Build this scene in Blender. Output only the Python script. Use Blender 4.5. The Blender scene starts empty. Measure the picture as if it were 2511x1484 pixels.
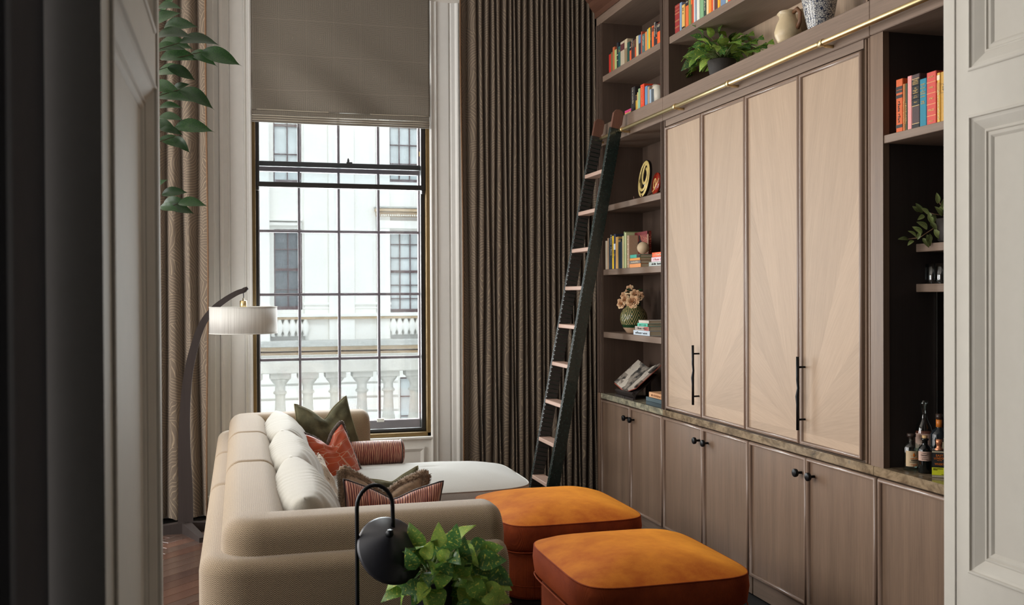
import bpy, bmesh, math, random
from math import sin, cos, pi, atan, atan2, sqrt, radians
from mathutils import Vector, Matrix, Euler
random.seed(7)
SC = bpy.context.scene
COL = SC.collection
# ------------------------------------------------------------------ camera
F, CX, CY, EYE = 2420.0, 1255.5, 742.0, 1.6
YAW, PITCH, ROLL = atan((1255.5 - 585) / F), -0.0085, -0.0048
_f0 = Vector((sin(YAW), cos(YAW), 0)); _r0 = Vector((cos(YAW), -sin(YAW), 0)); _u0 = Vector((0, 0, 1))
FW = _f0 * cos(PITCH) + _u0 * sin(PITCH); _u1 = _u0 * cos(PITCH) - _f0 * sin(PITCH)
RT = _r0 * cos(ROLL) + _u1 * sin(ROLL); UP = _u1 * cos(ROLL) - _r0 * sin(ROLL)
CAM = Vector((0, 0, EYE))
cd = bpy.data.cameras.new('camera'); co = bpy.data.objects.new('camera', cd); COL.objects.link(co)
m = Matrix.Identity(4)
for i in range(3):
    m[i][0], m[i][1], m[i][2], m[i][3] = RT[i], UP[i], -FW[i], CAM[i]
co.matrix_world = m
cd.sensor_fit = 'HORIZONTAL'; cd.sensor_width = 36; cd.lens = F / 2511 * 36
cd.clip_start = 0.05; cd.clip_end = 300
cd.dof.use_dof = True; cd.dof.focus_distance = 5.6; cd.dof.aperture_fstop = 5.6
SC.camera = co
# ------------------------------------------------------------------ sky, daylight, exposure
SC.view_settings.view_transform = 'Standard'; SC.view_settings.look = 'None'
SC.view_settings.gamma = 1.0; SC.view_settings.use_curve_mapping = False
SC.view_settings.exposure = 0.4
w = bpy.data.worlds.new('sky'); SC.world = w; w.use_nodes = True
bg = w.node_tree.nodes['Background']; bg.inputs[0].default_value = (0.95, 0.975, 1.0, 1); bg.inputs[1].default_value = 1.02
hl = bpy.data.lights.new('hall_fill', 'POINT'); hl.energy = 2.5; hl.shadow_soft_size = .12; hl.color = (1, .93, .85)  # weak unseen fill, added to lift the unlit hall walls
ho = bpy.data.objects.new('hall_fill', hl); COL.objects.link(ho); ho.location = (.4, -1.2, 3.4)
sl = bpy.data.lights.new('hazy_sun', 'SUN'); sl.energy = .55; sl.angle = radians(12); sl.color = (1.0, .97, .92)
so_l = bpy.data.objects.new('hazy_sun', sl); COL.objects.link(so_l); so_l.location = (0, 0, 30); so_l.rotation_euler = (radians(48), 0, radians(-12))   # behind the house, on the front across the street

def daylight(name, loc, rot, sx, sy, power, col=(1, 0.98, 0.955)):
    l = bpy.data.lights.new(name, 'AREA'); l.shape = 'RECTANGLE'; l.size = sx; l.size_y = sy
    l.energy = power; l.color = col
    o = bpy.data.objects.new(name, l); COL.objects.link(o); o.location = loc; o.rotation_euler = rot
    return o
# area lamps standing in for street daylight; the side pair is unseen added fill
daylight('daylight_window', (0.76, 8.02, 1.80), (radians(-90), 0, 0), 1.30, 2.5, 135)
daylight('daylight_window_two', (-2.35, 7.95, 2.1), (radians(-90), 0, 0), 1.3, 3.0, 130)
daylight('side_fill', (-3.45, 5.3, 2.1), (0, radians(-90), 0), 2.8, 1.6, 95)
daylight('side_fill_two', (-3.45, 2.95, 2.1), (0, radians(-90), 0), 2.8, 1.3, 70)
# ------------------------------------------------------------------ helpers
def ray(px, py): return FW + RT * ((px - CX) / F) - UP * ((py - CY) / F)
def atX(px, py, X): d = ray(px, py); return CAM + d * (X / d.x)
def atY(px, py, Y): d = ray(px, py); return CAM + d * (Y / d.y)
def atZ(px, py, Z): d = ray(px, py); return CAM + d * ((Z - EYE) / d.z)

def tag(o, label=None, cat=None, group=None, kind=None):
    if label: o['label'] = label
    if cat: o['category'] = cat
    if group: o['group'] = group
    if kind: o['kind'] = kind
    return o
def thing(name, label, cat, loc=(0, 0, 0), rz=0.0, group=None, rot=None):
    o = bpy.data.objects.new(name, None); COL.objects.link(o); o.empty_display_size = 0.05
    o.location = loc; o.rotation_euler = rot if rot is not None else (0, 0, rz)
    return tag(o, label, cat, group)
def link(name, me, parent=None, loc=None, rot=None, scale=None, matrix=None):
    o = bpy.data.objects.new(name, me); COL.objects.link(o)
    if parent is not None: o.parent = parent
    if matrix is not None: o.matrix_local = matrix
    if loc is not None: o.location = loc
    if rot is not None: o.rotation_euler = rot
    if scale is not None: o.scale = scale
    return o
def dup(root, loc, rz=None, label=None):
    r = root.copy(); COL.objects.link(r); r.location = loc
    if rz is not None: r.rotation_euler = (0, 0, rz)
    if label: r['label'] = label
    for ch in list(root.children):
        c = ch.copy(); COL.objects.link(c); c.parent = r
        for g in list(ch.children):
            d = g.copy(); COL.objects.link(d); d.parent = c
    return r

class MB:
    """collects shapes in one mesh"""
    def __init__(s): s.v = []; s.f = []; s.uv = {}; s.sm = []
    def add(s, verts, faces, smooth=False, uvs=None):
        b = len(s.v); s.v += [tuple(p) for p in verts]
        for i, fc in enumerate(faces):
            s.f.append(tuple(b + k for k in fc)); s.sm.append(smooth)
            if uvs is not None: s.uv[len(s.f) - 1] = [uvs[k] for k in fc] if not isinstance(uvs, dict) else uvs[i]
        return s
    def box(s, x0, x1, y0, y1, z0, z1, bev=0.0, seg=1):
        if x1 < x0: x0, x1 = x1, x0
        if y1 < y0: y0, y1 = y1, y0
        if z1 < z0: z0, z1 = z1, z0
        bm = bmesh.new(); bmesh.ops.create_cube(bm, size=1)
        for v in bm.verts:
            v.co = Vector(((x0 + x1) / 2 + v.co.x * (x1 - x0), (y0 + y1) / 2 + v.co.y * (y1 - y0), (z0 + z1) / 2 + v.co.z * (z1 - z0)))
        if bev > 0:
            bev = min(bev, 0.45 * min(x1 - x0, y1 - y0, z1 - z0))
            bmesh.ops.bevel(bm, geom=list(bm.edges), offset=bev, segments=seg, profile=0.5, affect='EDGES')
        bm.verts.index_update()
        s.add([v.co for v in bm.verts], [[v.index for v in f.verts] for f in bm.faces], smooth=seg > 2)
        bm.free(); return s
    def obox(s, c, ax, ay, az, hx, hy, hz, bev=0.0):
        """oriented box: centre, unit axes, half sizes"""
        t = MB().box(-hx, hx, -hy, hy, -hz, hz, bev)
        c = Vector(c); ax = Vector(ax); ay = Vector(ay); az = Vector(az)
        s.add([c + ax * p[0] + ay * p[1] + az * p[2] for p in t.v], t.f); return s
    def prism(s, poly, ext, axis='z', smooth=False):
        """poly of 2-D points extruded; axis z: (x,y)->z, y: (x,z)->y, x: (y,z)->x"""
        a, b = ext; n = len(poly)
        def P(p, t): return {'z': (p[0], p[1], t), 'y': (p[0], t, p[1]), 'x': (t, p[0], p[1])}[axis]
        s.add([P(p, a) for p in poly] + [P(p, b) for p in poly],
              [(i, (i + 1) % n, n + (i + 1) % n, n + i) for i in range(n)], smooth)
        s.add([P(p, a) for p in poly], [tuple(range(n))[::-1]]); s.add([P(p, b) for p in poly], [tuple(range(n))])
        return s
    def tube(s, pts, rad, n=10, cap=True, flat=None):
        """tube through points; rad number or list; flat = (ratio, axis) squeezes the section"""
        pts = [Vector(p) for p in pts]; N = len(pts)
        rs = rad if isinstance(rad, (list, tuple)) else [rad] * N
        vs = []; prev = None
        for i, p in enumerate(pts):
            t = (pts[min(i + 1, N - 1)] - pts[max(i - 1, 0)]).normalized()
            if prev is None:
                a = Vector((0, 0, 1)) if abs(t.z) < 0.9 else Vector((1, 0, 0))
                u = t.cross(a).normalized()
            else:
                u = (prev - t * prev.dot(t)).normalized()
            prev = u; w_ = t.cross(u)
            for k in range(n):
                a = 2 * pi * k / n
                vs.append(p + (u * cos(a) + w_ * sin(a)) * rs[i])
        fs = [(i * n + k, i * n + (k + 1) % n, (i + 1) * n + (k + 1) % n, (i + 1) * n + k) for i in range(N - 1) for k in range(n)]
        s.add(vs, fs, True)
        if cap:
            s.add(vs[:n], [tuple(range(n))[::-1]]); s.add(vs[-n:], [tuple(range(n))])
        return s
    def lathe(s, prof, n=24, c=(0, 0, 0), axis=None, cap=True, smooth=True, u_len=1.0):
        """prof list of (r, z) turned about z (or about axis matrix)"""
        c = Vector(c); N = len(prof); vs = []; uv = []
        L = 0; Ls = [0]
        for i in range(1, N):
            L += sqrt((prof[i][0] - prof[i - 1][0]) ** 2 + (prof[i][1] - prof[i - 1][1]) ** 2); Ls.append(L)
        for i, (r, z) in enumerate(prof):
            for k in range(n + 1):
                a = 2 * pi * k / n
                p = Vector((r * cos(a), r * sin(a), z))
                if axis is not None: p = axis @ p
                vs.append(c + p); uv.append((k / n * u_len, Ls[i]))
        m_ = n + 1
        fs = [(i * m_ + k, i * m_ + k + 1, (i + 1) * m_ + k + 1, (i + 1) * m_ + k) for i in range(N - 1) for k in range(n)]
        s.add(vs, fs, smooth, uv)
        if cap:
            if prof[0][0] > 1e-4: s.add(vs[:n], [tuple(range(n))[::-1]])
            if prof[-1][0] > 1e-4: s.add(vs[-m_:-1], [tuple(range(n))])
        return s
    def grid(s, fn, nu, nv, smooth=True, close_u=False):
        """fn(i,j)->(point, uv)"""
        vs = []; uv = []
        for j in range(nv + 1):
            for i in range(nu + 1):
                p, t = fn(i / nu, j / nv); vs.append(p); uv.append(t)
        m_ = nu + 1
        s.add(vs, [(j * m_ + i, j * m_ + i + 1, (j + 1) * m_ + i + 1, (j + 1) * m_ + i) for j in range(nv) for i in range(nu)], smooth, uv)
        return s
    def frame(s, o, u, v, n, u0, u1, v0, v1, prof, smooth=False):
        """mitred moulding round a rectangle: prof = [(inset, proud)...]"""
        o = Vector(o); u = Vector(u); v = Vector(v); n = Vector(n); vs = []
        for d, h in prof:
            for a, b in ((u0 + d, v0 + d), (u1 - d, v0 + d), (u1 - d, v1 - d), (u0 + d, v1 - d)):
                vs.append(o + u * a + v * b + n * h)
        fs = []
        for i in range(len(prof) - 1):
            for k in range(4):
                fs.append((i * 4 + k, i * 4 + (k + 1) % 4, (i + 1) * 4 + (k + 1) % 4, (i + 1) * 4 + k))
        s.add(vs, fs, smooth); return s
    def join(s, o, mat=None):
        vs = o.v if mat is None else [mat @ Vector(p) for p in o.v]
        b = len(s.v); s.v += [tuple(p) for p in vs]
        for i, fc in enumerate(o.f):
            s.f.append(tuple(b + k for k in fc)); s.sm.append(o.sm[i])
            if i in o.uv: s.uv[len(s.f) - 1] = o.uv[i]
        return s
    def mesh(s, name, mat):
        me = bpy.data.meshes.new(name); me.from_pydata(s.v, [], s.f)
        me.polygons.foreach_set('use_smooth', s.sm)
        if s.uv:
            ul = me.uv_layers.new(name='UVMap')
            for i, t in s.uv.items():
                p = me.polygons[i]
                for q, li in enumerate(p.loop_indices): ul.data[li].uv = t[q]
        bm = bmesh.new(); bm.from_mesh(me)
        bmesh.ops.remove_doubles(bm, verts=bm.verts, dist=1e-5)
        bmesh.ops.recalc_face_normals(bm, faces=bm.faces)
        bm.to_mesh(me); bm.free()
        if mat is not None: me.materials.append(mat)
        return me
    def build(s, name, mat, parent=None, **k): return link(name, s.mesh(name, mat), parent, **k)

def structure(name, mb, mat, parent=None):
    o = mb.build(name, mat, parent)
    if parent is None: o['kind'] = 'structure'
    return o
_txt = {}
def lettering(parent, text, centre, xdir, ydir, mat, width=None, height=None, name='lettering', depth=0.0006):
    """raised print: text mesh fitted to a width or cap height, centred on a point"""
    if text not in _txt and text[0] == '#':
        # print too small to read in the photograph: a row of uneven strokes
        r_ = random.Random(text); mb = MB(); x = 0.0
        for k in range(int(text[1:])):
            if r_.random() < .14 and k: x += .5
            w_ = r_.uniform(.35, .62); h_ = r_.choice((.7, .7, .72, 1.0)); kind = r_.randrange(3)
            mb.box(x, x + .16, 0, h_, -.02, .02)
            if kind < 2: mb.box(x, x + w_, h_ - .16, h_, -.02, .02)
            if kind != 1: mb.box(x + w_ - .16, x + w_, 0, h_ * .8, -.02, .02)
            if kind == 2: mb.box(x, x + w_, 0, .15, -.02, .02)
            x += w_ + .2
        _txt[text] = mb.mesh('print', None)
    if text not in _txt:
        cu = bpy.data.curves.new('t', 'FONT'); cu.body = text; cu.extrude = 0.02; cu.align_x = 'CENTER'; cu.resolution_u = 2
        ob = bpy.data.objects.new('t', cu); me = bpy.data.meshes.new_from_object(ob)
        bpy.data.objects.remove(ob); _txt[text] = me
    me = _txt[text].copy(); me.name = name
    xs = [v.co.x for v in me.vertices]; ys = [v.co.y for v in me.vertices]
    if not xs: return None
    W = max(xs) - min(xs); Hh = max(ys) - min(ys); cx = (max(xs) + min(xs)) / 2; cy = (max(ys) + min(ys)) / 2
    sx = sy = (width / W) if width else (height / Hh)
    if width and height: sy = height / Hh
    X = Vector(xdir).normalized(); Y = Vector(ydir).normalized(); Z = X.cross(Y); c = Vector(centre)
    for v in me.vertices:
        v.co = c + X * ((v.co.x - cx) * sx) + Y * ((v.co.y - cy) * sy) + Z * (v.co.z / 0.02 * depth)
    me.materials.clear(); me.materials.append(mat)
    return link(name, me, parent)
# ------------------------------------------------------------------ materials
def lin(r, g, b):
    def c(x):
        x /= 255.0
        return x / 12.92 if x <= 0.04045 else ((x + 0.055) / 1.055) ** 2.4
    return (c(r), c(g), c(b))
class N:
    def __init__(s, name):
        s.m = bpy.data.materials.new(name); s.m.use_nodes = True; s.t = s.m.node_tree; s.p = s.t.nodes['Principled BSDF']
    def n(s, typ, **k):
        x = s.t.nodes.new(typ)
        for a, b in k.items(): setattr(x, a, b)
        return x
    def l(s, a, b): s.t.links.new(a, b)
    def val(s, sock, v):
        if hasattr(v, 'default_value') or hasattr(v, 'is_output'): s.l(v, sock)
        else: sock.default_value = v
    def math(s, op, a, b=0.0, c=None):
        x = s.n('ShaderNodeMath', operation=op); s.val(x.inputs[0], a); s.val(x.inputs[1], b)
        if c is not None: s.val(x.inputs[2], c)
        return x.outputs[0]
    def coord(s, which='Object', scale=(1, 1, 1), rot=(0, 0, 0)):
        tc = s.n('ShaderNodeTexCoord'); mp = s.n('ShaderNodeMapping'); mp.inputs['Scale'].default_value = scale; mp.inputs['Rotation'].default_value = rot
        s.l(tc.outputs[which], mp.inputs[0]); return mp.outputs[0]
    def noise(s, vec, scale=5, detail=4, rough=0.55, dist=0.0):
        x = s.n('ShaderNodeTexNoise'); s.l(vec, x.inputs['Vector']); x.inputs['Scale'].default_value = scale
        x.inputs['Detail'].default_value = detail; x.inputs['Roughness'].default_value = rough; x.inputs['Distortion'].default_value = dist
        return x.outputs['Fac']
    def ramp(s, fac, stops):
        r = s.n('ShaderNodeValToRGB'); e = r.color_ramp.elements
        while len(e) < len(stops): e.new(0.5)
        for i, (p, c) in enumerate(stops): e[i].position = p; e[i].color = (*c, 1)
        s.l(fac, r.inputs[0]); return r.outputs[0]
    def mix(s, fac, a, b, mode='MIX'):
        x = s.n('ShaderNodeMix', data_type='RGBA', blend_type=mode); s.val(x.inputs[0], fac)
        for i, v in ((6, a), (7, b)):
            if isinstance(v, tuple): x.inputs[i].default_value = (*v, 1)
            else: s.l(v, x.inputs[i])
        return x.outputs[2]
    def bump(s, h, strength=0.3, dist=0.002):
        b = s.n('ShaderNodeBump'); b.inputs['Strength'].default_value = strength; b.inputs['Distance'].default_value = dist
        s.l(h, b.inputs['Height']); s.l(b.outputs[0], s.p.inputs['Normal'])
    def base(s, c):
        if isinstance(c, tuple): s.p.inputs['Base Color'].default_value = (*c, 1)
        else: s.l(c, s.p.inputs['Base Color'])
        return s
    def props(s, rough=0.5, metal=0.0, spec=0.5, sheen=0.0, trans=0.0, ior=None, coat=0.0):
        p = s.p.inputs; p['Roughness'].default_value = rough; p['Metallic'].default_value = metal; p['Specular IOR Level'].default_value = spec
        p['Sheen Weight'].default_value = sheen; p['Transmission Weight'].default_value = trans; p['Coat Weight'].default_value = coat
        if ior: p['IOR'].default_value = ior
        return s
def sc(c, k): return tuple(min(1, x * k) for x in c)
_cache = {}
def plain(name, c, rough=0.5, metal=0.0, spec=0.5, var=0.06, scale=60, bump=0.05, sheen=0.0, coat=0.0):
    key = (name, c, rough, metal)
    if key in _cache: return _cache[key]
    a = N(name); v = a.coord(); f = a.noise(v, scale, 3)
    a.base(a.ramp(f, [(0.25, sc(c, 1 - var)), (0.75, sc(c, 1 + var))])).props(rough, metal, spec, sheen, coat=coat)
    if bump: a.bump(f, bump, 0.002)
    _cache[key] = a.m; return a.m
def wood(name, c, grain='z', rough=0.45, var=0.16, fine=90, spec=0.4):
    a = N(name); k = {'x': (0.03, 1, 1), 'y': (1, 0.03, 1), 'z': (1, 1, 0.03)}[grain]
    v = a.coord('Object', k); f = a.noise(v, fine, 5, 0.65); g = a.noise(v, fine * 0.09, 3, 0.5)
    mixf = a.math('ADD', a.math('MULTIPLY', f, 0.55), a.math('MULTIPLY', g, 0.45))
    a.base(a.ramp(mixf, [(0.32, sc(c, 1 - var)), (0.5, c), (0.68, sc(c, 1 + var))])).props(rough, 0, spec)
    a.bump(f, 0.12, 0.001); return a.m
def herringbone(name, dark, light, w=0.012, k=440.0, rough=0.9):
    """woven chevrons in the UV map (metres)"""
    a = N(name); tc = a.n('ShaderNodeTexCoord'); sp = a.n('ShaderNodeSeparateXYZ'); a.l(tc.outputs['UV'], sp.inputs[0])
    u, vv = sp.outputs[0], sp.outputs[1]
    pp = a.math('PINGPONG', u, w)
    ph = a.math('ADD', vv, pp)
    st = a.math('SINE', a.math('MULTIPLY', ph, k * 2))
    no = a.noise(a.coord('UV', (300, 300, 1)), 1.0, 3)
    f = a.math('ADD', a.math('MULTIPLY', st, 0.36), a.math('ADD', a.math('MULTIPLY', no, 0.6), 0.2))
    a.base(a.ramp(f, [(0.15, dark), (0.85, light)])).props(rough, 0, 0.2, 0.3)
    a.bump(f, 0.35, 0.0015); return a.m
def weave(name, c, rough=0.92, scale=900, var=0.22, sheen=0.3, big=0.1):
    a = N(name); v = a.coord('Object'); f = a.noise(v, scale * 0.35, 2); g = a.noise(v, 6, 3)
    t = a.math('ADD', a.math('MULTIPLY', f, 1 - big), a.math('MULTIPLY', g, big))
    a.base(a.ramp(t, [(0.3, sc(c, 1 - var)), (0.7, sc(c, 1 + var))])).props(rough, 0, 0.2, sheen)
    a.bump(f, 0.3, 0.0012); return a.m
def velvet(name, c, c2, scale=9, cord=False):
    a = N(name); v = a.coord('Object'); f = a.noise(v, scale, 5, 0.6); fine = a.noise(v, 260, 2)
    t = a.math('ADD', a.math('MULTIPLY', f, 0.8), a.math('MULTIPLY', fine, 0.2))
    a.base(a.ramp(t, [(0.35, c2), (0.65, c)])).props(0.85, 0, 0.15, 0.8)
    a.p.inputs['Sheen Roughness'].default_value = 0.35; a.p.inputs['Sheen Tint'].default_value = (*sc(c, 2.2), 1)
    if cord:
        sp = a.n('ShaderNodeSeparateXYZ'); a.l(v, sp.inputs[0])
        st = a.math('SINE', a.math('MULTIPLY', a.math('ADD', sp.outputs[0], sp.outputs[1]), 1100)); a.bump(a.math('ADD', st, fine), 0.25, 0.0012)
    else: a.bump(fine, 0.2, 0.001)
    return a.m
def pattern_curtain(name, c, line):
    a = N(name); tc = a.n('ShaderNodeTexCoord')
    def arcs(sc_, off):
        mp = a.n('ShaderNodeMapping'); mp.inputs['Scale'].default_value = (sc_, sc_ * 1.25, 1); mp.inputs['Location'].default_value = off; a.l(tc.outputs['UV'], mp.inputs[0])
        vo = a.n('ShaderNodeTexVoronoi'); vo.voronoi_dimensions = '2D'; vo.inputs['Scale'].default_value = 1.0; vo.inputs['Randomness'].default_value = 0.9; a.l(mp.outputs[0], vo.inputs['Vector'])
        d1 = a.n('ShaderNodeVectorMath', operation='SUBTRACT'); a.l(mp.outputs[0], d1.inputs[0]); a.l(vo.outputs['Position'], d1.inputs[1])
        c1 = a.n('ShaderNodeVectorMath', operation='SUBTRACT'); a.l(vo.outputs['Color'], c1.inputs[0]); c1.inputs[1].default_value = (.5, .5, .5)
        c2 = a.n('ShaderNodeVectorMath', operation='MULTIPLY'); a.l(c1.outputs[0], c2.inputs[0]); c2.inputs[1].default_value = (5.0, 3.2, 0)
        d2 = a.n('ShaderNodeVectorMath', operation='ADD'); a.l(d1.outputs[0], d2.inputs[0]); a.l(c2.outputs[0], d2.inputs[1])
        d3 = a.n('ShaderNodeVectorMath', operation='LENGTH'); a.l(d2.outputs[0], d3.inputs[0])
        return a.math('GREATER_THAN', a.math('SINE', a.math('MULTIPLY', d3.outputs['Value'], 50.0)), 0.80)
    l1 = arcs(5.5, (0.3, 0.1, 0))
    no = a.noise(a.coord('UV', (14, 14, 1)), 1.0, 2)
    k = a.math('MULTIPLY', l1, a.math('SMOOTHSTEP', 0.35, 0.6, no) if False else a.math('MINIMUM', a.math('MULTIPLY', no, 1.0), .62))
    wv = a.noise(a.coord('UV', (600, 600, 1)), 1.0, 1)
    base = a.mix(wv, sc(c, 0.8), sc(c, 1.2))
    a.base(a.mix(k, base, line)).props(0.85, 0, 0.25, 0.25)
    a.bump(a.math('ADD', k, a.math('MULTIPLY', wv, 0.4)), 0.3, 0.001); return a.m
def pattern_blind(name, c, c2):
    a = N(name); tc = a.n('ShaderNodeTexCoord'); sp = a.n('ShaderNodeSeparateXYZ'); a.l(tc.outputs['UV'], sp.inputs[0])
    u = a.math('PINGPONG', sp.outputs[0], 0.10); v = a.math('PINGPONG', sp.outputs[1], 0.13)
    d = a.math('ADD', u, a.math('MULTIPLY', v, 0.8))
    d2 = a.math('MAXIMUM', u, v)
    cell = a.math('GREATER_THAN', d, 0.10)
    s1 = a.math('SINE', a.math('MULTIPLY', u, 900.0)); s2 = a.math('SINE', a.math('MULTIPLY', v, 900.0))
    s_ = a.math('ADD', a.math('MULTIPLY', s1, cell), a.math('MULTIPLY', s2, a.math('SUBTRACT', 1.0, cell)))
    no = a.noise(a.coord('UV', (260, 260, 1)), 1, 2)
    f = a.math('ADD', a.math('MULTIPLY', s_, 0.28), no)
    a.base(a.ramp(f, [(0.25, c2), (0.8, c)])).props(0.8, 0, 0.25, 0.2); a.bump(f, 0.25, 0.001); return a.m
def sunburst(name, c, cy, cz):
    """veneer laid in wedges that fan out from a point of the door face"""
    a = N(name); tc = a.n('ShaderNodeTexCoord'); sp = a.n('ShaderNodeSeparateXYZ'); a.l(tc.outputs['Object'], sp.inputs[0])
    y = a.math('SUBTRACT', sp.outputs[1], cy); z = a.math('SUBTRACT', sp.outputs[2], cz)
    ang = a.math('ARCTAN2', z, y)
    sect = a.math('FLOOR', a.math('DIVIDE', ang, pi / 8)); mid = a.math('MULTIPLY', a.math('ADD', sect, 0.5), pi / 8)
    ca, sa = a.math('COSINE', mid), a.math('SINE', mid)
    along = a.math('ADD', a.math('MULTIPLY', y, ca), a.math('MULTIPLY', z, sa))
    across = a.math('SUBTRACT', a.math('MULTIPLY', z, ca), a.math('MULTIPLY', y, sa))
    cb = a.n('ShaderNodeCombineXYZ'); a.l(a.math('MULTIPLY', along, 0.05), cb.inputs[0]); a.l(across, cb.inputs[1]); a.l(a.math('MULTIPLY', sect, 3.7), cb.inputs[2])
    f = a.noise(cb.outputs[0], 110, 5, 0.65); g = a.noise(cb.outputs[0], 9, 2)
    tone = a.math('FRACT', a.math('MULTIPLY', a.math('ADD', sect, 11.0), 0.618))
    t = a.math('ADD', a.math('ADD', a.math('MULTIPLY', f, 0.5), a.math('MULTIPLY', g, 0.35)), a.math('MULTIPLY', tone, 0.16))
    a.base(a.ramp(t, [(0.3, sc(c, 0.84)), (0.7, sc(c, 1.14))])).props(0.5, 0, 0.2)
    a.bump(f, 0.1, 0.001); return a.m
def marble(name, stops, scale=9):
    a = N(name); v = a.coord('Object', (1, 0.6, 1)); f = a.noise(v, scale, 8, 0.68, 1.6); g = a.noise(v, scale * 5, 5, 0.6)
    a.base(a.ramp(a.math('ADD', a.math('MULTIPLY', f, 0.7), a.math('MULTIPLY', g, 0.3)), stops)).props(0.12, 0, 0.5)
    return a.m
def glass(name, tint=(0.97, 0.99, 1.0), refl=0.05):
    a = N(name); a.t.nodes.remove(a.p); out = a.t.nodes['Material Output']
    tr = a.n('ShaderNodeBsdfTransparent'); tr.inputs[0].default_value = (*tint, 1)
    gl = a.n('ShaderNodeBsdfGlossy'); gl.inputs['Roughness'].default_value = 0.02
    no = a.noise(a.coord('Object'), 3, 3)
    mx = a.n('ShaderNodeMixShader'); a.l(a.math('ADD', a.math('MULTIPLY', no, 0.02), refl - 0.01), mx.inputs[0])
    a.l(tr.outputs[0], mx.inputs[1]); a.l(gl.outputs[0], mx.inputs[2]); a.l(mx.outputs[0], out.inputs[0]); return a.m
def leafmat(name, c, c2, yellow=0.0, stripe=None, tl=.42):
    a = N(name); v = a.coord('Object'); f = a.noise(v, 40, 3); inf = a.n('ShaderNodeObjectInfo')
    col = a.ramp(f, [(0.3, c2), (0.7, c)])
    if stripe:
        tc = a.n('ShaderNodeTexCoord'); sp = a.n('ShaderNodeSeparateXYZ'); a.l(tc.outputs['UV'], sp.inputs[0])
        st = a.math('GREATER_THAN', a.math('SINE', a.math('MULTIPLY', sp.outputs[0], 38.0)), 0.35)
        col = a.mix(st, col, stripe)
    if yellow:
        y = a.noise(a.coord('UV', (3.0, 7.0, 1)), 1.6, 4, 0.6, 0.8)
        col = a.mix(a.ramp(y, [(0.56, (0, 0, 0)), (0.62, (1, 1, 1))]), col, lin(205, 205, 95))
    hs = a.n('ShaderNodeHueSaturation'); a.l(col, hs.inputs['Color'])
    a.l(a.math('ADD', a.math('MULTIPLY', inf.outputs['Random'], 0.9), 0.55), hs.inputs['Value'])
    a.l(hs.outputs[0], a.p.inputs['Base Color']); a.props(0.38, 0, 0.5)
    tl_ = a.n('ShaderNodeBsdfTranslucent'); a.l(hs.outputs[0], tl_.inputs[0]); mx = a.n('ShaderNodeMixShader'); mx.inputs[0].default_value = tl
    a.l(a.p.outputs[0], mx.inputs[1]); a.l(tl_.outputs[0], mx.inputs[2]); a.l(mx.outputs[0], a.t.nodes['Material Output'].inputs[0])
    return a.m
M = {}
M['wood'] = wood('stained_oak', lin(121, 99, 82), 'z', rough=0.42, spec=.3, var=.24, fine=170)
M['bead'] = wood('stained_oak_bead', lin(132, 110, 95), 'z', rough=0.28, spec=.5)
M['wood_h'] = wood('stained_oak_level', lin(128, 109, 95), 'y', rough=0.5, spec=.25, var=.22, fine=140)
M['wood_shaded'] = wood('stained_oak_shaded', lin(88, 72, 62), 'z', rough=0.6, spec=.15)  # recess shade put into the colour: a darker copy of the oak
M['wood_pale'] = wood('pale_veneer', lin(190, 166, 142), 'z', rough=0.38)
M['cornice'] = wood('cornice_oak', lin(98, 68, 54), 'y', rough=0.3)
M['white'] = plain('warm_white_paint', lin(208, 203, 193), 0.7, spec=.15, var=0.02, scale=20, bump=0.02)
M['white2'] = plain('window_wall_paint', lin(230, 229, 225), 0.7, spec=.15, var=0.02, scale=20, bump=0.02)
M['wall'] = plain('wall_paint', lin(150, 144, 136), 0.8, var=0.03, scale=30)
M['hall'] = plain('hall_dark_paint', lin(84, 84, 88), 0.9, spec=.1, var=0.04, scale=20)
M['ceil'] = plain('ceiling_paint', lin(225, 220, 212), 0.8, var=0.02)
M['floorbase'] = plain('floor_joint', lin(22, 17, 15), 0.8)
M['black'] = plain('black_metal', lin(22, 24, 27), 0.42, 0.6, var=0.1, bump=0.02)
M['matteblack'] = plain('matt_black', lin(38, 39, 46), 0.4, 0.0, var=0.1, bump=0.02)
M['glossblack'] = plain('gloss_black', lin(12, 12, 14), 0.08, 0.0, var=0.1, bump=0)
M['brass'] = plain('aged_brass', lin(222, 200, 152), 0.36, 1.0, var=0.06, bump=0.02)
M['bronze'] = plain('bronze_frame', lin(120, 98, 62), 0.4, 0.6, var=0.08, bump=0.02)
M['sashdark'] = plain('dark_sash', lin(38, 36, 34), 0.4, var=0.08, bump=0.02)
M['sashouter'] = plain('outer_sash_paint', lin(82, 70, 74), 0.55, var=0.1, bump=0.05)
M['glass'] = glass('window_glass')
M['sofa'] = herringbone('herringbone_wool', lin(76, 60, 44), lin(190, 168, 138))
M['linen'] = weave('pale_linen', lin(172, 168, 157), var=0.1)
M['chaise'] = weave('chaise_linen', lin(182, 181, 175), var=0.09)
M['olive'] = velvet('olive_velvet', lin(104, 100, 76), lin(62, 61, 46))
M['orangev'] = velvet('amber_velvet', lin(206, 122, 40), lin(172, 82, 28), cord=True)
M['orange_shaded'] = velvet('amber_corduroy_shaded', lin(142, 64, 30), lin(112, 46, 24), cord=True)  # side shade put into the colour, darker and redder than the top
M['curtain'] = pattern_curtain('arc_pattern_curtain', lin(112, 99, 86), lin(176, 158, 132))
M['blind'] = pattern_blind('maze_pattern_blind', lin(140, 131, 118), lin(92, 87, 79))
M['marble1'] = marble('grey_green_marble', [(0.3, lin(60, 60, 52)), (0.5, lin(140, 136, 118)), (0.62, lin(186, 178, 150)), (0.75, lin(120, 104, 74))])
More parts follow.
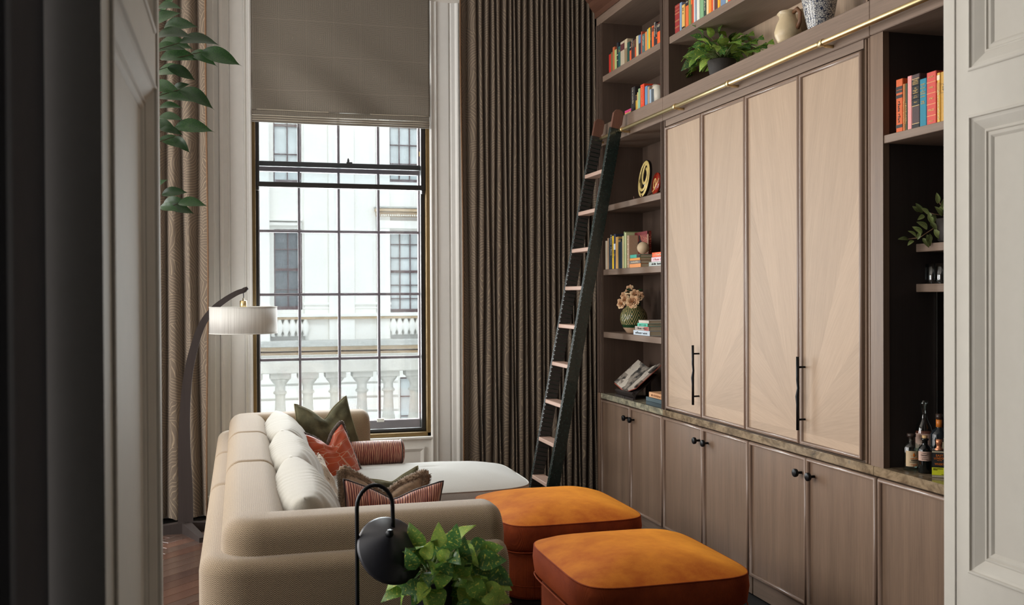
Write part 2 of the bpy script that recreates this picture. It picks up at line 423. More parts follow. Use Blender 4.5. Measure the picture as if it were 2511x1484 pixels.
M['marble2'] = marble('brown_gold_marble', [(0.3, lin(54, 49, 42)), (0.46, lin(112, 96, 76)), (0.58, lin(148, 129, 104)), (0.72, lin(88, 88, 80))])
M['darkwood'] = wood('smoked_ash', lin(60, 53, 51), 'z', rough=0.5, spec=.2)
M['walnut'] = wood('walnut', lin(112, 78, 64), 'z', rough=0.45)
M['rung'] = wood('oak_rung', lin(176, 146, 130), 'y', rough=0.45)
M['stucco'] = plain('white_stucco', lin(246, 244, 238), 0.9, var=0.03, scale=1.5, bump=0.1)
M['stone'] = plain('pale_stone', lin(196, 196, 190), 0.9, var=0.12, scale=14, bump=0.3)
M['ledge'] = plain('weathered_ledge', lin(205, 180, 146), 0.9, var=0.15, scale=3, bump=0.2)
M['fwin'] = plain('far_window_frame', lin(96, 72, 72), 0.6, var=0.05)
M['fpane'] = plain('far_pane_curtain', lin(216, 224, 224), 0.15, var=0.12, scale=4)
M['fpanedark'] = plain('far_pane_dark', lin(112, 118, 122), 0.1, var=0.2, scale=3)
M['pages'] = plain('paper', lin(196, 180, 152), 0.9, var=0.12, scale=300)
# ------------------------------------------------------------------ the room
WY = 7.55                                   # inner face of the window wall
WX0, WX1, WZ0, WZ1 = 0.10, 1.43, 0.505, 4.02   # window opening
CEIL = 4.12
# floor: herringbone planks, each its own piece
fl = structure('floor', MB().box(-3.7, 3.1, -2.3, 7.95, -0.12, -0.012), M['floorbase'])
PL, PW = 0.60, 0.10
pm = []
for k in range(5):
    col = [lin(92, 67, 57), lin(80, 59, 51), lin(104, 76, 64), lin(74, 56, 50), lin(88, 70, 62)][k]
    a = N('parquet_oak_%s' % 'abcde'[k]); v = a.coord('Object', (0.05, 1, 1)); f = a.noise(v, 120, 5, 0.65); g = a.noise(v, 8, 3)
    a.base(a.ramp(a.math('ADD', a.math('MULTIPLY', f, 0.5), a.math('MULTIPLY', g, 0.5)), [(0.3, sc(col, 0.75)), (0.7, sc(col, 1.25))]))
    a.props(0.2, 0, 0.6); a.bump(f, 0.25, 0.0008)
    pm.append(MB().box(-PL / 2 + .0012, PL / 2 - .0012, -PW / 2 + .0012, PW / 2 - .0012, -0.012, 0, 0.002).mesh('plank', a.m))
planks = []
d = PL / sqrt(2); wd = PW / sqrt(2)
e1 = Vector((1, 1, 0)) / sqrt(2); e2 = Vector((-1, 1, 0)) / sqrt(2)
cells = {}
for i in range(-90, 110):
    for j in range(-90, 110):
        # herringbone on a PW grid: offset pattern of 6 x 1 blocks
        kk = (i - j) % 12
        if kk == 0: planks.append((i + 3.0, j + 0.5, 0))
        elif kk == 6 + 5: planks.append((i + 0.5 + 0, j + 3.0 + 0, 1))
out = []
for (a_, b_, r) in planks:
    p = e1 * (a_ * PW) + e2 * (b_ * PW) + Vector((0.4, 3.2, 0))
    if -3.5 < p.x < 2.65 and 1.5 < p.y < 7.3: out.append((p, r))
def vis(p):
    q = p.p if False else p[0]
    inl = -0.75 < q.x < -0.05 and 3.4 < q.y < 7.4
    inr = 1.0 < q.x < 2.7 and 3.0 < q.y < 6.5
    return 0 if inl else (1 if inr else 2 + (q - Vector((0.4, 4.5, 0))).length)
out.sort(key=vis)
rest = MB()
for i, (p, r) in enumerate(out):
    ang = pi / 4 if r == 0 else 3 * pi / 4
    if i < 296:
        link('plank', pm[random.randrange(5)], fl, loc=p, rot=(0, 0, ang))
    else:
        c_, s_ = cos(ang), sin(ang)
        rest.obox(p + Vector((0, 0, -0.006)), (c_, s_, 0), (-s_, c_, 0), (0, 0, 1), PL / 2 - .0012, PW / 2 - .0012, 0.006)
ro = rest.build('distant_planks', pm[0].materials[0], fl); ro['kind'] = 'stuff'

structure('ceiling', MB().box(-3.7, 3.1, 1.2, 7.9, CEIL, CEIL + 0.15), M['ceil'])
# window wall with two openings
ww = MB()
ZT = CEIL
ww.box(-3.7, -3.0, WY, WY + .3, 0, ZT).box(-3.0, -1.7, WY, WY + .3, 0, 0.5).box(-3.0, -1.7, WY, WY + .3, 3.95, ZT)
ww.box(-1.7, WX0, WY, WY + .3, 0, ZT).box(WX1, 3.1, WY, WY + .3, 0, ZT)
ww.box(WX0, WX1, WY, WY + .3, 0, WZ0).box(WX0, WX1, WY, WY + .3, WZ1, ZT)
structure('wall_window', ww, M['white2'])
lw = MB().box(-3.7, -3.4, 1.2, 2.3, 0, ZT).box(-3.7, -3.4, 3.6, 4.4, 0, ZT).box(-3.7, -3.4, 2.3, 3.6, 0, .6).box(-3.7, -3.4, 2.3, 3.6, 3.7, ZT).box(-3.7, -3.4, 6.2, WY, 0, ZT).box(-3.7, -3.4, 4.4, 6.2, 0, 0.6).box(-3.7, -3.4, 4.4, 6.2, 3.7, ZT)
structure('wall_left', lw, M['wall'])
structure('wall_right', MB().box(2.94, 3.1, 1.2, WY, 0, ZT), M['wall'])
# wall with the doorway, and the dark hall the picture is taken from
dw = MB().box(-3.7, -0.262, 1.25, 1.52, 0, ZT).box(2.07, 3.1, 1.25, 1.44, 0, ZT).box(-0.262, 2.07, 1.25, 1.44, 3.1, ZT)
structure('wall_doorway', dw, M['hall'])
hall = MB().box(-2.4, -2.3, -2.3, 1.25, 0, ZT).box(2.9, 3.0, -2.3, 1.25, 0, ZT).box(-2.4, 3.0, -2.4, -2.3, 0, ZT)
structure('wall_hall', hall, M['hall'])
structure('ceiling_hall', MB().box(-2.4, 3.0, -2.4, 1.25, ZT, ZT + .1), M['hall'])
# architrave on the hall side of the doorway
ar = MB()
prof = [(0, 0), (0.0, 0.03), (0.012, 0.042), (0.03, 0.042), (0.04, 0.03), (0.10, 0.026), (0.112, 0.016), (0.15, 0.014), (0.16, 0.0)]
ar.prism([(-0.25 - d_, 1.25 - h_) for d_, h_ in prof] , (0, 3.3))
ar.prism([(2.06 + d_, 1.25 - h_) for d_, h_ in prof], (0, 3.3))
structure('trim_1', ar, M['hall'])

# coving at the head of the window wall
cv = [(WY, 3.86), (WY - .03, 3.86), (WY - .04, 3.89), (WY - .07, 3.90), (WY - .11, 3.95), (WY - .18, 4.02), (WY - .24, 4.05), (WY - .30, 4.06), (WY - .31, CEIL), (WY, CEIL)]
structure('trim_2', MB().prism([(y, z) for y, z in cv], (-3.4, 2.94), 'x'), M['ceil'])
# stepped architrave each side of the window (profile seen in plan)
def jamb(x_in, sgn):
    """x_in: window edge; goes outwards by sgn"""
    pr = [(0.0, 0.0), (0.0, .050), (.010, .056), (.020, .050), (.024, .036), (.040, .034), (.044, .044), (.052, .044), (.058, .032), (.066, .030),
          (.150, .030), (.156, .022), (.165, .020), (.172, .030), (.20, .032), (.215, .046), (.225, .048), (.232, .036), (.262, .034), (.270, .046), (.30, .050), (.34, .050), (.34, 0)]
    return [(x_in + sgn * d_, WY - h_) for d_, h_ in pr]
structure('trim_3', MB().prism(jamb(WX0, -1), (0.0, 3.86)), M['white2'])
structure('trim_4', MB().prism(jamb(WX1, 1), (0.0, 3.86)), M['white2'])
# panel below the sill and skirting
ap = MB().box(WX0, WX1, WY - .03, WY, 0.0, WZ0 - .012)
ap.frame((0, WY - .03, 0), (1, 0, 0), (0, 0, 1), (0, -1, 0), WX0 + .05, WX1 - .05, 0.16, WZ0 - .08, [(0, 0), (0, .012), (.012, .016), (.03, .006), (.034, .0), (.04, -.006)])
ap.box(WX0 - .012, WX1 + .012, WY - .06, WY + .02, WZ0 - .014, WZ0)
structure('trim_5', ap, M['white2'])
structure('baseboard_window', MB().box(-3.4, WX0, WY - .075, WY, 0, .14, .01).box(WX1, 2.9, WY - .075, WY, 0, .14, .01).box(WX0, WX1, WY - .055, WY, 0, .15, .01), M['white2'])

# ------------------------------------------------------------------ window_1: secondary glazing in front of an old sash
win = MB()
fy0, fy1 = WY - .02, WY + .09
bz = 0.03
win.box(WX0, WX0 + .026, fy0, fy1, WZ0, WZ1, .003).box(WX1 - .028, WX1, fy0, fy1, WZ0, WZ1, .003).box(WX0, WX1, fy0, fy1, WZ0, WZ0 + .030, .003).box(WX0, WX1, fy0, fy1, WZ1 - .03, WZ1)
wobj = structure('window_1', win, M['bronze'])
x0, x1 = WX0 + .028, WX1 - .030
zc = atY(830, 457, WY + .03).z; zb = atY(830, 407, WY + .06).z       # the two meeting rails
inner = MB()
inner.box(x0, x0 + .026, WY, WY + .035, zc - .02, WZ1 - .03, .003).box(x1 - .034, x1, WY, WY + .035, zc - .02, WZ1 - .03, .003)
inner.box(x0, x1, WY - .002, WY + .037, zc - .019, zc + .019, .004)
for xx in (x0 + .012, x1 - .017): inner.box(xx - .012, xx + .012, WY, WY + .03, zc - .045, zc - .018, .003)
s1 = inner.build('upper_inner_sash', M['sashdark'], wobj)
MB().box(x0 + .026, x1 - .034, WY + .015, WY + .019, zc + .019, WZ1 - .03).build('pane', M['glass'], s1)
lo = MB()
lo.box(x0, x0 + .022, WY + .042, WY + .075, WZ0 + .03, zb, .003).box(x1 - .030, x1, WY + .042, WY + .075, WZ0 + .03, zb, .003)
lo.box(x0, x1, WY + .042, WY + .078, zb - .018, zb + .020, .004).box(x0, x1, WY + .04, WY + .08, WZ0 + .03, WZ0 + .058, .004)
lo.box(x0 + .02, x1 - .02, WY + .035, WY + .045, WZ0 + .041, WZ0 + .048, .002)
s2 = lo.build('lower_inner_sash', M['sashdark'], wobj)
MB().box(x0 + .022, x1 - .03, WY + .056, WY + .060, WZ0 + .058, zb - .018).build('pane', M['glass'], s2)
lk = MB().box(.80, .845, WY + .045, WY + .075, zb + .018, zb + .030, .003).lathe([(.008, 0), (.011, .012), (.004, .03)], 10, (.815, WY + .06, zb + .03))
lk.build('sash_lock', M['sashdark'], s2)
# outer timber sash with glazing bars
OY = WY + .20
def oz(py): return atY(830, py, OY).z
ox = [atY(636, 650, OY).x, atY(734, 650, OY).x, atY(831, 650, OY).x, atY(928, 650, OY).x, atY(1027, 650, OY).x]
zmeet, zbot = oz(419), oz(1046)
out_s = MB()
out_s.box(ox[0] - .07, ox[0] + .004, OY - .02, OY + .03, WZ0, WZ1, .004).box(ox[4] - .006, ox[4] + .09, OY - .02, OY + .03, WZ0, WZ1, .004)
out_s.box(ox[0], ox[4], OY - .02, OY + .03, zmeet - .020, zmeet + .020, .004)
out_s.box(ox[0] - .05, ox[4] + .05, OY - .02, OY + .03, WZ0 - .02, oz(1034), .005)
so = out_s.build('outer_sash', M['sashouter'], wobj)
rows = [oz(722), oz(879), oz(569)]
for x_ in ox[1:4]:
    MB().box(x_ - .010, x_ + .010, OY - .022, OY + .012, oz(1036), zmeet - .018, .006).build('glazing_bar', M['sashouter'], so)
    MB().box(x_ - .010, x_ + .010, OY - .022, OY + .012, zmeet + .018, WZ1 - .03, .006).build('glazing_bar', M['sashouter'], so)
for z_ in rows + [oz(230), oz(90)]:
    MB().box(ox[0], ox[4], OY - .024, OY + .010, z_ - .0105, z_ + .0105, .006).build('glazing_bar', M['sashouter'], so)
zz = [oz(1034)] + sorted([oz(879), oz(722), oz(569), zmeet, oz(230), oz(90), WZ1])
for i in range(4):
    for j in range(len(zz) - 1):
        MB().box(ox[i] + .004, ox[i + 1] - .004, OY + .002, OY + .005, zz[j] + .008, zz[j + 1] - .008).build('pane', M['glass'], so)
lift = MB(); xx = atY(932, 1027, OY).x
lift.box(xx - .032, xx + .032, OY - .045, OY - .02, oz(1030) - .004, oz(1030) + .003, .002).box(xx - .028, xx + .028, OY - .03, OY - .02, oz(1038), oz(1030), .001)
lift.build('sash_lift', M['white'], so)
MB().box(ox[4] + .002, ox[4] + .014, OY - .024, OY - .018, oz(378), oz(366)).build('brass_stop', M['brass'], so)

# roman blind
BY = WY - .052
def blind(i, j):
    x = WX0 + .003 + i * (WX1 - WX0 - .006); z = 2.962 + j * (3.98 - 2.962)
    t = 1 - j
    y = BY + .006 * sin(x * 7 + z * 2) * t + .030 * t * t * sin((x * 1.1 + z * 1.6) * 7.5) * (0.4 + 0.6 * sin(x * 2.2)) - .006 * math.exp(-((z - 3.27 + .05 * x) / .012) ** 2)
    return (x, y, z), (x, z)
bt = thing('roman_blind', 'dark patterned roman blind half drawn over the tall window', 'blind', (0, 0, 0))
o = MB().grid(blind, 90, 70).build('blind_fabric', M['blind'], bt)
so_ = o.modifiers.new('thick', 'SOLIDIFY'); so_.thickness = .004
for k, (za, zb_, dy) in enumerate([(2.955, 2.935, -.0), (2.925, 2.905, -.004), (2.905, 2.890, -.010), (2.888, 2.872, -.016)]):
    pass
def roll(z_top, z_bot, y, sag):
    def fn(i, j):
        x = WX0 + .003 + i * (WX1 - WX0 - .01); a = j * 2 * pi
        zc_ = (z_top + z_bot) / 2 + sag * sin(x * 5 + y * 90); return (x, y + .009 * cos(a), zc_ + (z_top - z_bot) / 2 * sin(a)), (x, zc_ + .02 * sin(a))
    return MB().grid(fn, 40, 10)
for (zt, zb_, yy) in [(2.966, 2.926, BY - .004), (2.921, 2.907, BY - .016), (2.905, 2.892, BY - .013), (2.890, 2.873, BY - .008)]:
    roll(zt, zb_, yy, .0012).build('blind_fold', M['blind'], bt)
    MB().tube([(WX0 + .004 + (WX1 - WX0 - .012) * k / 30, yy - .009, zt + .0012 * sin(k * .5)) for k in range(31)], .0022, 6).build('fold_light_leak', plain('pale_light_leak', lin(206, 196, 176), .8), bt)  # light leaking at the fold edges, drawn as pale tubes

# ------------------------------------------------------------------ panelled double door, both leaves open into the room
MP = [(0, 0), (0, .004), (.003, .006), (.008, .006), (.010, .000), (.015, -.002), (.019, -.003), (.032, -.010), (.044, -.017), (.047, -.015), (.051, -.015), (.054, -.020), (.057, -.019), (.063, -.020), (.068, -.024), (.070, -.026)]
def leaf(name, X, nx, y0, y1):
    """X: seen face; nx: +1/-1 outward normal of that face; framed leaf with recessed moulded panels"""
    t = .08; PZ = ((2.225, 2.92), (.80, 2.10), (.14, .68))
    mb = MB().box(X, X - nx * t, y0, y0 + .10, .01, 3.05).box(X, X - nx * t, y1 - .10, y1, .01, 3.05)
    for za, zb_ in ((.01, .14), (.68, .80), (2.10, 2.225), (2.92, 3.05)): mb.box(X, X - nx * t, y0 + .10, y1 - .10, za, zb_)
    dr = structure(name, mb, M['white'])
    for za, zb_ in PZ:
        MB().box(X - nx * .026, X - nx * (t - .026), y0 + .10, y1 - .10, za, zb_).build('panel', M['white'], dr)
        MB().frame((X, 0, 0), (0, 1, 0), (0, 0, 1), (nx, 0, 0), y0 + .10, y1 - .10, za, zb_, MP).build('panel_moulding', M['white'], dr)
        MB().frame((X - nx * t, 0, 0), (0, 1, 0), (0, 0, 1), (-nx, 0, 0), y0 + .10, y1 - .10, za, zb_, MP).build('panel_moulding', M['white'], dr)
    MB().box(X + nx * .004, X, y1 - .048, y1, .01, 3.05, .002).build('astragal', M['white'], dr)
    return dr
leaf('door_1', -.19, 1, 1.545, 2.60)
leaf('door_2', 2.0, -1, 1.36, 2.456)
# ------------------------------------------------------------------ outside: balcony and the house across the street
bal = thing('balcony_balustrade', 'pale stone balcony balustrade with turned balusters outside the window', 'balustrade', (0, 0, 0))
BYc = 8.72
MB().box(-2.5, 4.0, BYc - .16, BYc + .16, .935, 1.04, .008).build('coping', M['stone'], bal)
MB().box(-2.5, 4.0, BYc - .14, BYc + .14, .0, .36, .01).build('plinth', M['stone'], bal)
pr = [(.085, 0), (.085, .045), (.07, .05), (.078, .075), (.072, .10), (.060, .14), (.050, .20), (.044, .28), (.041, .36), (.043, .385), (.056, .392), (.058, .402), (.052, .412), (.043, .418), (.043, .455), (.05, .475), (.068, .495), (.078, .51), (.080, .525)]
bm_ = MB().lathe(pr, 18).box(-.088, .088, -.088, .088, .522, .578, .004).mesh('baluster', M['stone'])
xs = [atY(p, 950, BYc).x for p in (687, 754, 820, 886, 952, 1016)]
stp = (xs[-1] - xs[0]) / 5
for k in range(-5, 12): link('baluster', bm_, bal, loc=(xs[0] + k * stp, BYc, .36))
structure('floor_balcony', MB().box(-2.6, 4.1, WY + .3, 8.95, -.2, -.02), M['stone'])
FY = 27.0
def fx(px, Y=FY): return atY(px, 650, Y).x
def fz(py, px=830, Y=FY): return atY(px, py, Y).z
fac = thing('townhouse', 'white stuccoed townhouse across the street with tall sash windows', 'building', (0, 0, 0))
wm = MB()
Lx0, Lx1 = fx(672), fx(741); Rx0, Rx1 = fx(957), fx(957) + 1.15
zu0, zu1 = fz(448, 700), fz(448, 700) + 3.1
zl0, zl1 = fz(760, 700), fz(562, 700)
zr0, zr1 = fz(766, 990), fz(566, 990)
zru0, zru1 = fz(447, 990), fz(447, 990) + 3.1
XL, XR, ZB, ZT2 = -14.0, 20.0, -6.0, 12.0
gz0, gz1 = -3.4, fz(925, 1000)
def wall_with(holes):
    mbw = MB(); xs_ = sorted({XL, XR, *[h[0] for h in holes], *[h[1] for h in holes]})
    for a, b in zip(xs_[:-1], xs_[1:]):
        hs = sorted([h for h in holes if h[0] <= a and h[1] >= b], key=lambda h: h[2]); z = ZB
        for h in hs: mbw.box(a, b, FY, FY + .4, z, h[2]); z = h[3]
        mbw.box(a, b, FY, FY + .4, z, ZT2)
    return mbw
holes = [(Lx0, Lx1, zl0, zl1), (Lx0, Lx1, zu0, zu1), (Rx0, Rx1, zr0, zr1), (Rx0, Rx1, zru0, zru1), (Rx0 + .25, Rx0 + 1.25, gz0, gz1)]
wall_with(holes).build('wall', M['stucco'], fac)
def fwindow(x0, x1, z0, z1, cols, rows, pane, meet=None):
    f = MB(); t = .035
    f.box(x0, x0 + t, FY + .12, FY + .2, z0, z1).box(x1 - t, x1, FY + .12, FY + .2, z0, z1).box(x0, x1, FY + .12, FY + .2, z0, z0 + .09).box(x0, x1, FY + .12, FY + .2, z1 - .05, z1)
    w_ = f.build('window', M['fwin'], fac)
    for i in range(1, cols): MB().box(x0 + (x1 - x0) * i / cols - .014, x0 + (x1 - x0) * i / cols + .014, FY + .13, FY + .19, z0, z1).build('glazing_bar', M['fwin'], w_)
    for j in range(1, rows):
        h = .035 if (meet and j == meet) else .012
        MB().box(x0, x1, FY + .13, FY + .19, z0 + (z1 - z0) * j / rows - h, z0 + (z1 - z0) * j / rows + h).build('glazing_bar', M['fwin'], w_)
    for i in range(cols):
        for j in range(rows):
            MB().box(x0 + (x1 - x0) * i / cols, x0 + (x1 - x0) * (i + 1) / cols, FY + .19, FY + .21, z0 + (z1 - z0) * j / rows, z0 + (z1 - z0) * (j + 1) / rows).build('pane', pane, w_)
fwindow(Lx0, Lx1, zl0, zl1, 2, 4, M['fpanedark'], 2)
fwindow(Lx0, Lx1, zu0, zu1, 2, 4, M['fpane'], 2)
fwindow(Rx0, Rx1, zr0, zr1, 4, 6, M['fpane'], 3)
fwindow(Rx0, Rx1, zru0, zru1, 4, 6, M['fpane'], 3)
fwindow(Rx0 + .25, Rx0 + 1.25, gz0, gz1, 3, 5, M['fpane'])
# pilasters and reveals
for (a, b, d_) in ((fx(600), fx(660), .55), (fx(745), fx(805), .10), (fx(805), fx(868), .22), (fx(868), fx(922), .10), (fx(928), fx(955), .18), (Rx1, Rx1 + .4, .18)):
    MB().box(a, b, FY - d_, FY, fz(838), ZT2, .02).build('pilaster', M['stucco'], fac)
# cornices, string courses, ledge
def course(a, b, z0, z1, d_, mat, name='string_course'):
    MB().box(a, b, FY - d_, FY, z0, z1, .01).build(name, mat, fac)
course(fx(640), fx(741) - .02, fz(556), fz(548), .16, M['stucco']); course(fx(640), fx(741), fz(545), fz(541), .22, M['stucco'])
course(fx(922), Rx1 + .5, fz(530), fz(520), .30, M['ledge'], 'window_cornice'); course(fx(918), Rx1 + .6, fz(519), fz(512), .42, M['ledge'], 'window_cornice'); course(fx(916), Rx1 + .6, fz(511), fz(507), .46, M['stone'], 'window_cornice')
for k in range(30): MB().box(fx(926) + k * .06, fx(926) + k * .06 + .03, FY - .34, FY - .30, fz(530), fz(526)).build('dentil', M['stucco'], fac)
course(fx(928), Rx1 + .5, fz(560), fz(540), .20, M['stucco'])
course(XL, XR, fz(776), fz(768), .34, M['stucco'], 'string_course'); course(XL, XR, fz(782), fz(776), .28, M['ledge'])
course(fx(742), fx(957), fz(748), fz(742), .16, M['stucco']); course(fx(742), fx(957), fz(757), fz(754), .14, M['stucco'])
course(XL, XR, fz(846), fz(832), .75, M['stone'], 'ledge'); course(XL, XR, fz(856), fz(846), .62, M['ledge'], 'ledge'); course(XL, XR, fz(866), fz(860), .5, M['ledge'], 'ledge')
course(XL, XR, fz(868), fz(866), .55, M['stucco'], 'ledge')
# window balustrades
bb = MB().lathe([(.07, 0), (.05, .06), (.11, .2), (.10, .28), (.05, .42), (.07, .5), (.05, .52)], 10).mesh('baluster', M['stucco'])
for k in range(6): link('baluster', bb, fac, loc=(Lx0 - .05 + k * .17, FY - .2, fz(822)))
for k in range(8): link('baluster', bb, fac, loc=(Rx0 + .05 + k * .17, FY - .2, fz(822)))
# channelled stone courses of the ground floor
zt = fz(905); k = 0
while zt > -5.8:
    MB().box(XL, Rx0 + .2, FY - .12, FY, zt - .36, zt - .03, .015).build('stone_course', M['stucco'], fac); zt -= .385
structure('ground_street', MB().box(-40, 50, 9.1, 27, -5.4, -5.2), M['stone'])
# ------------------------------------------------------------------ the fitted bookcase along the right wall
FX = 2.60            # front plane
BX = 2.92            # back panels
Lf, Ln = 6.86, 5.81  # left bay: far and near inner sides
YC0, YC1 = 3.70, 5.75
RZ = [.86, 1.318, 1.778, 2.245, 2.84, 3.205]   # shelf tops in the left bay
W_ = M['wood']
BEAD = [(0, 0), (0, .006), (.003, .012), (.009, .015), (.015, .012), (.018, .004), (.019, -.004)]
def cab_door(parent, y0, y1, z0, z1, mat, x=FX, bead=M['bead'], name='door'):
    d = MB().box(x + .004, x + .024, y0 + .002, y1 - .002, z0, z1).build(name, mat, parent)
    MB().frame((x + .004, 0, 0), (0, 1, 0), (0, 0, 1), (-1, 0, 0), y0 + .002, y1 - .002, z0, z1, BEAD, True).build('door_bead', bead, d)
    return d
def knob(door, y, z, x=FX):
    ax = Matrix.Rotation(-pi / 2, 3, 'Y')
    MB().lathe([(.008, -.006), (.0065, 0), (.0065, .022), (.018, .026), (.020, .030), (.020, .040), (.017, .043), (0, .043)], 18, (x + .004, y, z), ax).build('knob', M['black'], door)
# --- base cabinets
def base_cab(y0, y1, label, ym=None):
    t = thing('base_cabinet', label, 'cabinet', (0, 0, 0), group='stained oak base cabinets')
    ym = ym or (y0 + y1) / 2
    b = MB().box(FX + .026, BX, y0, y1, .10, .82).box(FX + .03, BX, y0, y1, 0, .10)
    b.build('carcass', W_, t)
    MB().box(FX + .018, FX + .03, y0, y1, 0.0, .098, .002).build('kickboard', M['wood_h'], t)
    for (a, b_, ky) in ((ym, y1, ym + .055), (y0, ym, ym - .055)):
        d = cab_door(t, a, b_, .105, .815, W_); knob(d, ky, .735)
    return t
base_cab(5.80, 6.90, 'brown oak base cabinet under the open left shelves, nearest the window', 6.336)
base_cab(4.70, 5.79, 'brown oak base cabinet under the left pair of pale tall doors', 5.233)
base_cab(3.61, 4.69, 'brown oak base cabinet under the right pair of pale tall doors', 4.143)
base_cab(2.52, 3.60, 'brown oak base cabinet under the bar bay with the bottles')
ep = MB().box(FX - .004, BX, 6.90, 6.97, 0.105, .86).box(FX + .02, BX, 6.91, 6.97, 0, .11)
ep.box(FX - .008, FX, 6.908, 6.918, .13, .86).box(FX - .008, FX, 6.955, 6.967, .13, .86)
tag(ep.build('end_panel', W_), 'narrow brown oak end panel beside the dark curtain', 'panel')
# --- worktop in three slabs
wt = thing('worktop', 'polished marble worktop running along the brown base cabinets', 'worktop', (0, 0, 0))
MB().box(FX - .006, BX, 5.79, 6.90, .822, .862, .003).build('slab', M['marble1'], wt)['label'] = 'grey-green veined marble slab'
MB().box(FX - .006, BX, 3.625, 5.789, .822, .862, .003).build('slab', M['marble2'], wt)
MB().box(FX - .006, BX, 2.52, 3.624, .822, .862, .003).build('slab', M['marble2'], wt)
# --- left open bay
lb = thing('bookcase', 'tall open oak bookcase bay of books and vases, beside the curtain', 'bookcase', (0, 0, 0))
st = MB().box(FX, BX, Lf, 6.97, .862, 3.72)
for yy in (6.87, 6.90, 6.935, 6.957): st.box(FX - .008, FX, yy, yy + .012, .862, 3.60, .003)
st.build('far_side', M['wood_shaded'], lb)
sn = MB().box(FX, BX, 5.75, Ln, .862, 3.72)
for yy in (5.795, 5.775): sn.box(FX - .008, FX, yy, yy + .010, .862, 3.60, .003)
sn.build('near_side', M['wood_shaded'], lb)
MB().box(BX, BX + .015, 5.75, 6.97, .862, 3.72).build('back', M['wood_shaded'], lb)
for z in (RZ[1], RZ[2], RZ[3], RZ[5]): MB().box(FX + .004, BX, Ln, Lf, z - .042, z, .002).build('shelf', M['wood_h'], lb)
MB().box(FX - .002, BX, 5.751, 6.97, 3.60, 3.72).build('frieze', M['wood_h'], lb)
# --- shelf beam that carries the ladder rail, full length
sb = thing('shelf_beam', 'deep oak shelf beam above the tall doors, with the brass rail in front', 'shelf', (0, 0, 0))
MB().box(FX - .012, BX, 5.76, 6.90, 2.69, 2.84, .003).build('beam', M['wood_h'], sb)
MB().box(FX - .012, BX, 3.64, 5.758, 2.69, 2.84, .003).build('beam', M['wood_h'], sb)
MB().box(FX - .012, BX, 2.52, 3.638, 2.69, 2.84, .003).build('beam', M['wood_h'], sb)
# --- cabinet with four tall pale doors
tc = thing('tall_cabinet', 'wall cabinet with four tall pale veneered doors and bronze pulls', 'cabinet', (0, 0, 0))
MB().box(FX + .03, BX, 3.602, 5.748, .863, 2.689).build('carcass', W_, tc)
MB().box(FX + .002, FX + .03, 3.70, 5.745, 2.652, 2.69).build('head_rail', M['wood_h'], tc)
rs = MB().box(FX, FX + .03, 3.565, 3.65, .862, 2.69)
for yy in (3.685, 3.66): rs.box(FX + .004, FX + .03, yy, yy + .012, .862, 2.69, .003)
rs.box(FX + .012, FX + .03, 3.65, 3.70, .862, 2.69).build('stile', W_, tc)
yd = [3.705, 4.20, 4.722, 5.235, 5.742]
pivot = {0: 4.20, 1: 4.20, 2: 5.235, 3: 5.235}
sbm = {4.20: sunburst('sunburst_veneer_near', lin(172, 149, 127), 4.20, .93), 5.235: sunburst('sunburst_veneer_far', lin(172, 149, 127), 5.235, .96)}
doors = [cab_door(tc, yd[k], yd[k + 1], .872, 2.645, sbm[pivot[k]]) for k in range(4)]
def pull(door, y, z0, z1):
    m_ = MB(); x = FX - .036
    m_.tube([(x, y, z0), (x, y, z0 + .12), (x - .002, y, z0 + .16), (x + .003, y, z0 + .20), (x, y, z0 + .24), (x, y, z1)], [.0075, .0075, .0095, .0065, .0075, .0075], 8)
    for z in (z0 + .05, z1 - .05): m_.tube([(x, y, z), (FX + .006, y, z)], .005, 8)
    m_.build('door_pull', M['black'], door)
pull(doors[2], 5.29, .945, 1.295); pull(doors[0], 4.165, .945, 1.295)
# --- open display shelf above
ds = thing('display_shelf', 'open oak shelving above the tall pale doors holding a plant and jugs', 'shelving', (0, 0, 0))
MB().box(BX, BX + .015, 2.52, 5.748, 2.841, 3.72).build('back', M['wood_pale'], ds)
MB().box(FX, BX, 5.69, 5.748, 2.841, 3.60).build('side', M['wood_shaded'], ds)
MB().box(FX, BX, 3.60, 3.70, 2.841, 3.60).build('side', M['wood_shaded'], ds)
MB().box(FX + .004, BX, 3.70, 5.69, 3.158, 3.202, .002).build('shelf', M['wood_h'], ds)
for yy in (3.63, 3.66): MB().box(FX - .006, FX, yy, yy + .012, 2.84, 3.60).build('bead', W_, ds)
MB().box(FX - .002, BX, 2.52, 5.748, 3.60, 3.72).build('frieze', M['wood_h'], ds)
# --- bar bay on the right
bb_ = thing('bar_bay', 'open bar bay with bottles at the right end of the bookcase', 'shelving', (0, 0, 0))
MB().box(FX + .031, BX, 3.566, 3.599, .862, 2.69).build('far_side', M['darkwood'], bb_)
MB().box(2.856, 2.862, 3.558, 3.566, .862, 1.62, .001).build('mirror_edge', plain('polished_silver', lin(200, 196, 192), .12, 1.0, bump=0), bb_)
MB().box(BX - .005, BX + .015, 2.52, 3.60, .862, 2.69).build('back', M['darkwood'], bb_)
MB().box(FX, BX, 2.52, 2.55, .862, 2.69).build('near_side', M['wood_shaded'], bb_)
MB().box(FX + .004, BX, 2.55, 3.565, 2.222, 2.256, .002).build('shelf', M['wood_h'], bb_)
mrx = FX + .24
MB().box(mrx + .06, BX - .005, 2.55, 3.565, .862, 1.62).build('mirror', plain('smoked_mirror', lin(26, 26, 28), .06, 0.0, .6, bump=0), bb_)
zs1, zs2 = atX(2300, 716, FX + .16).z, atX(2300, 615, FX + .16).z
for z in (zs1, zs2): MB().box(FX + .16, BX, 2.55, 3.565, z, z + .034, .002).build('shelf', M['wood_h'], bb_)
ZG, ZP = zs1 + .034, zs2 + .034
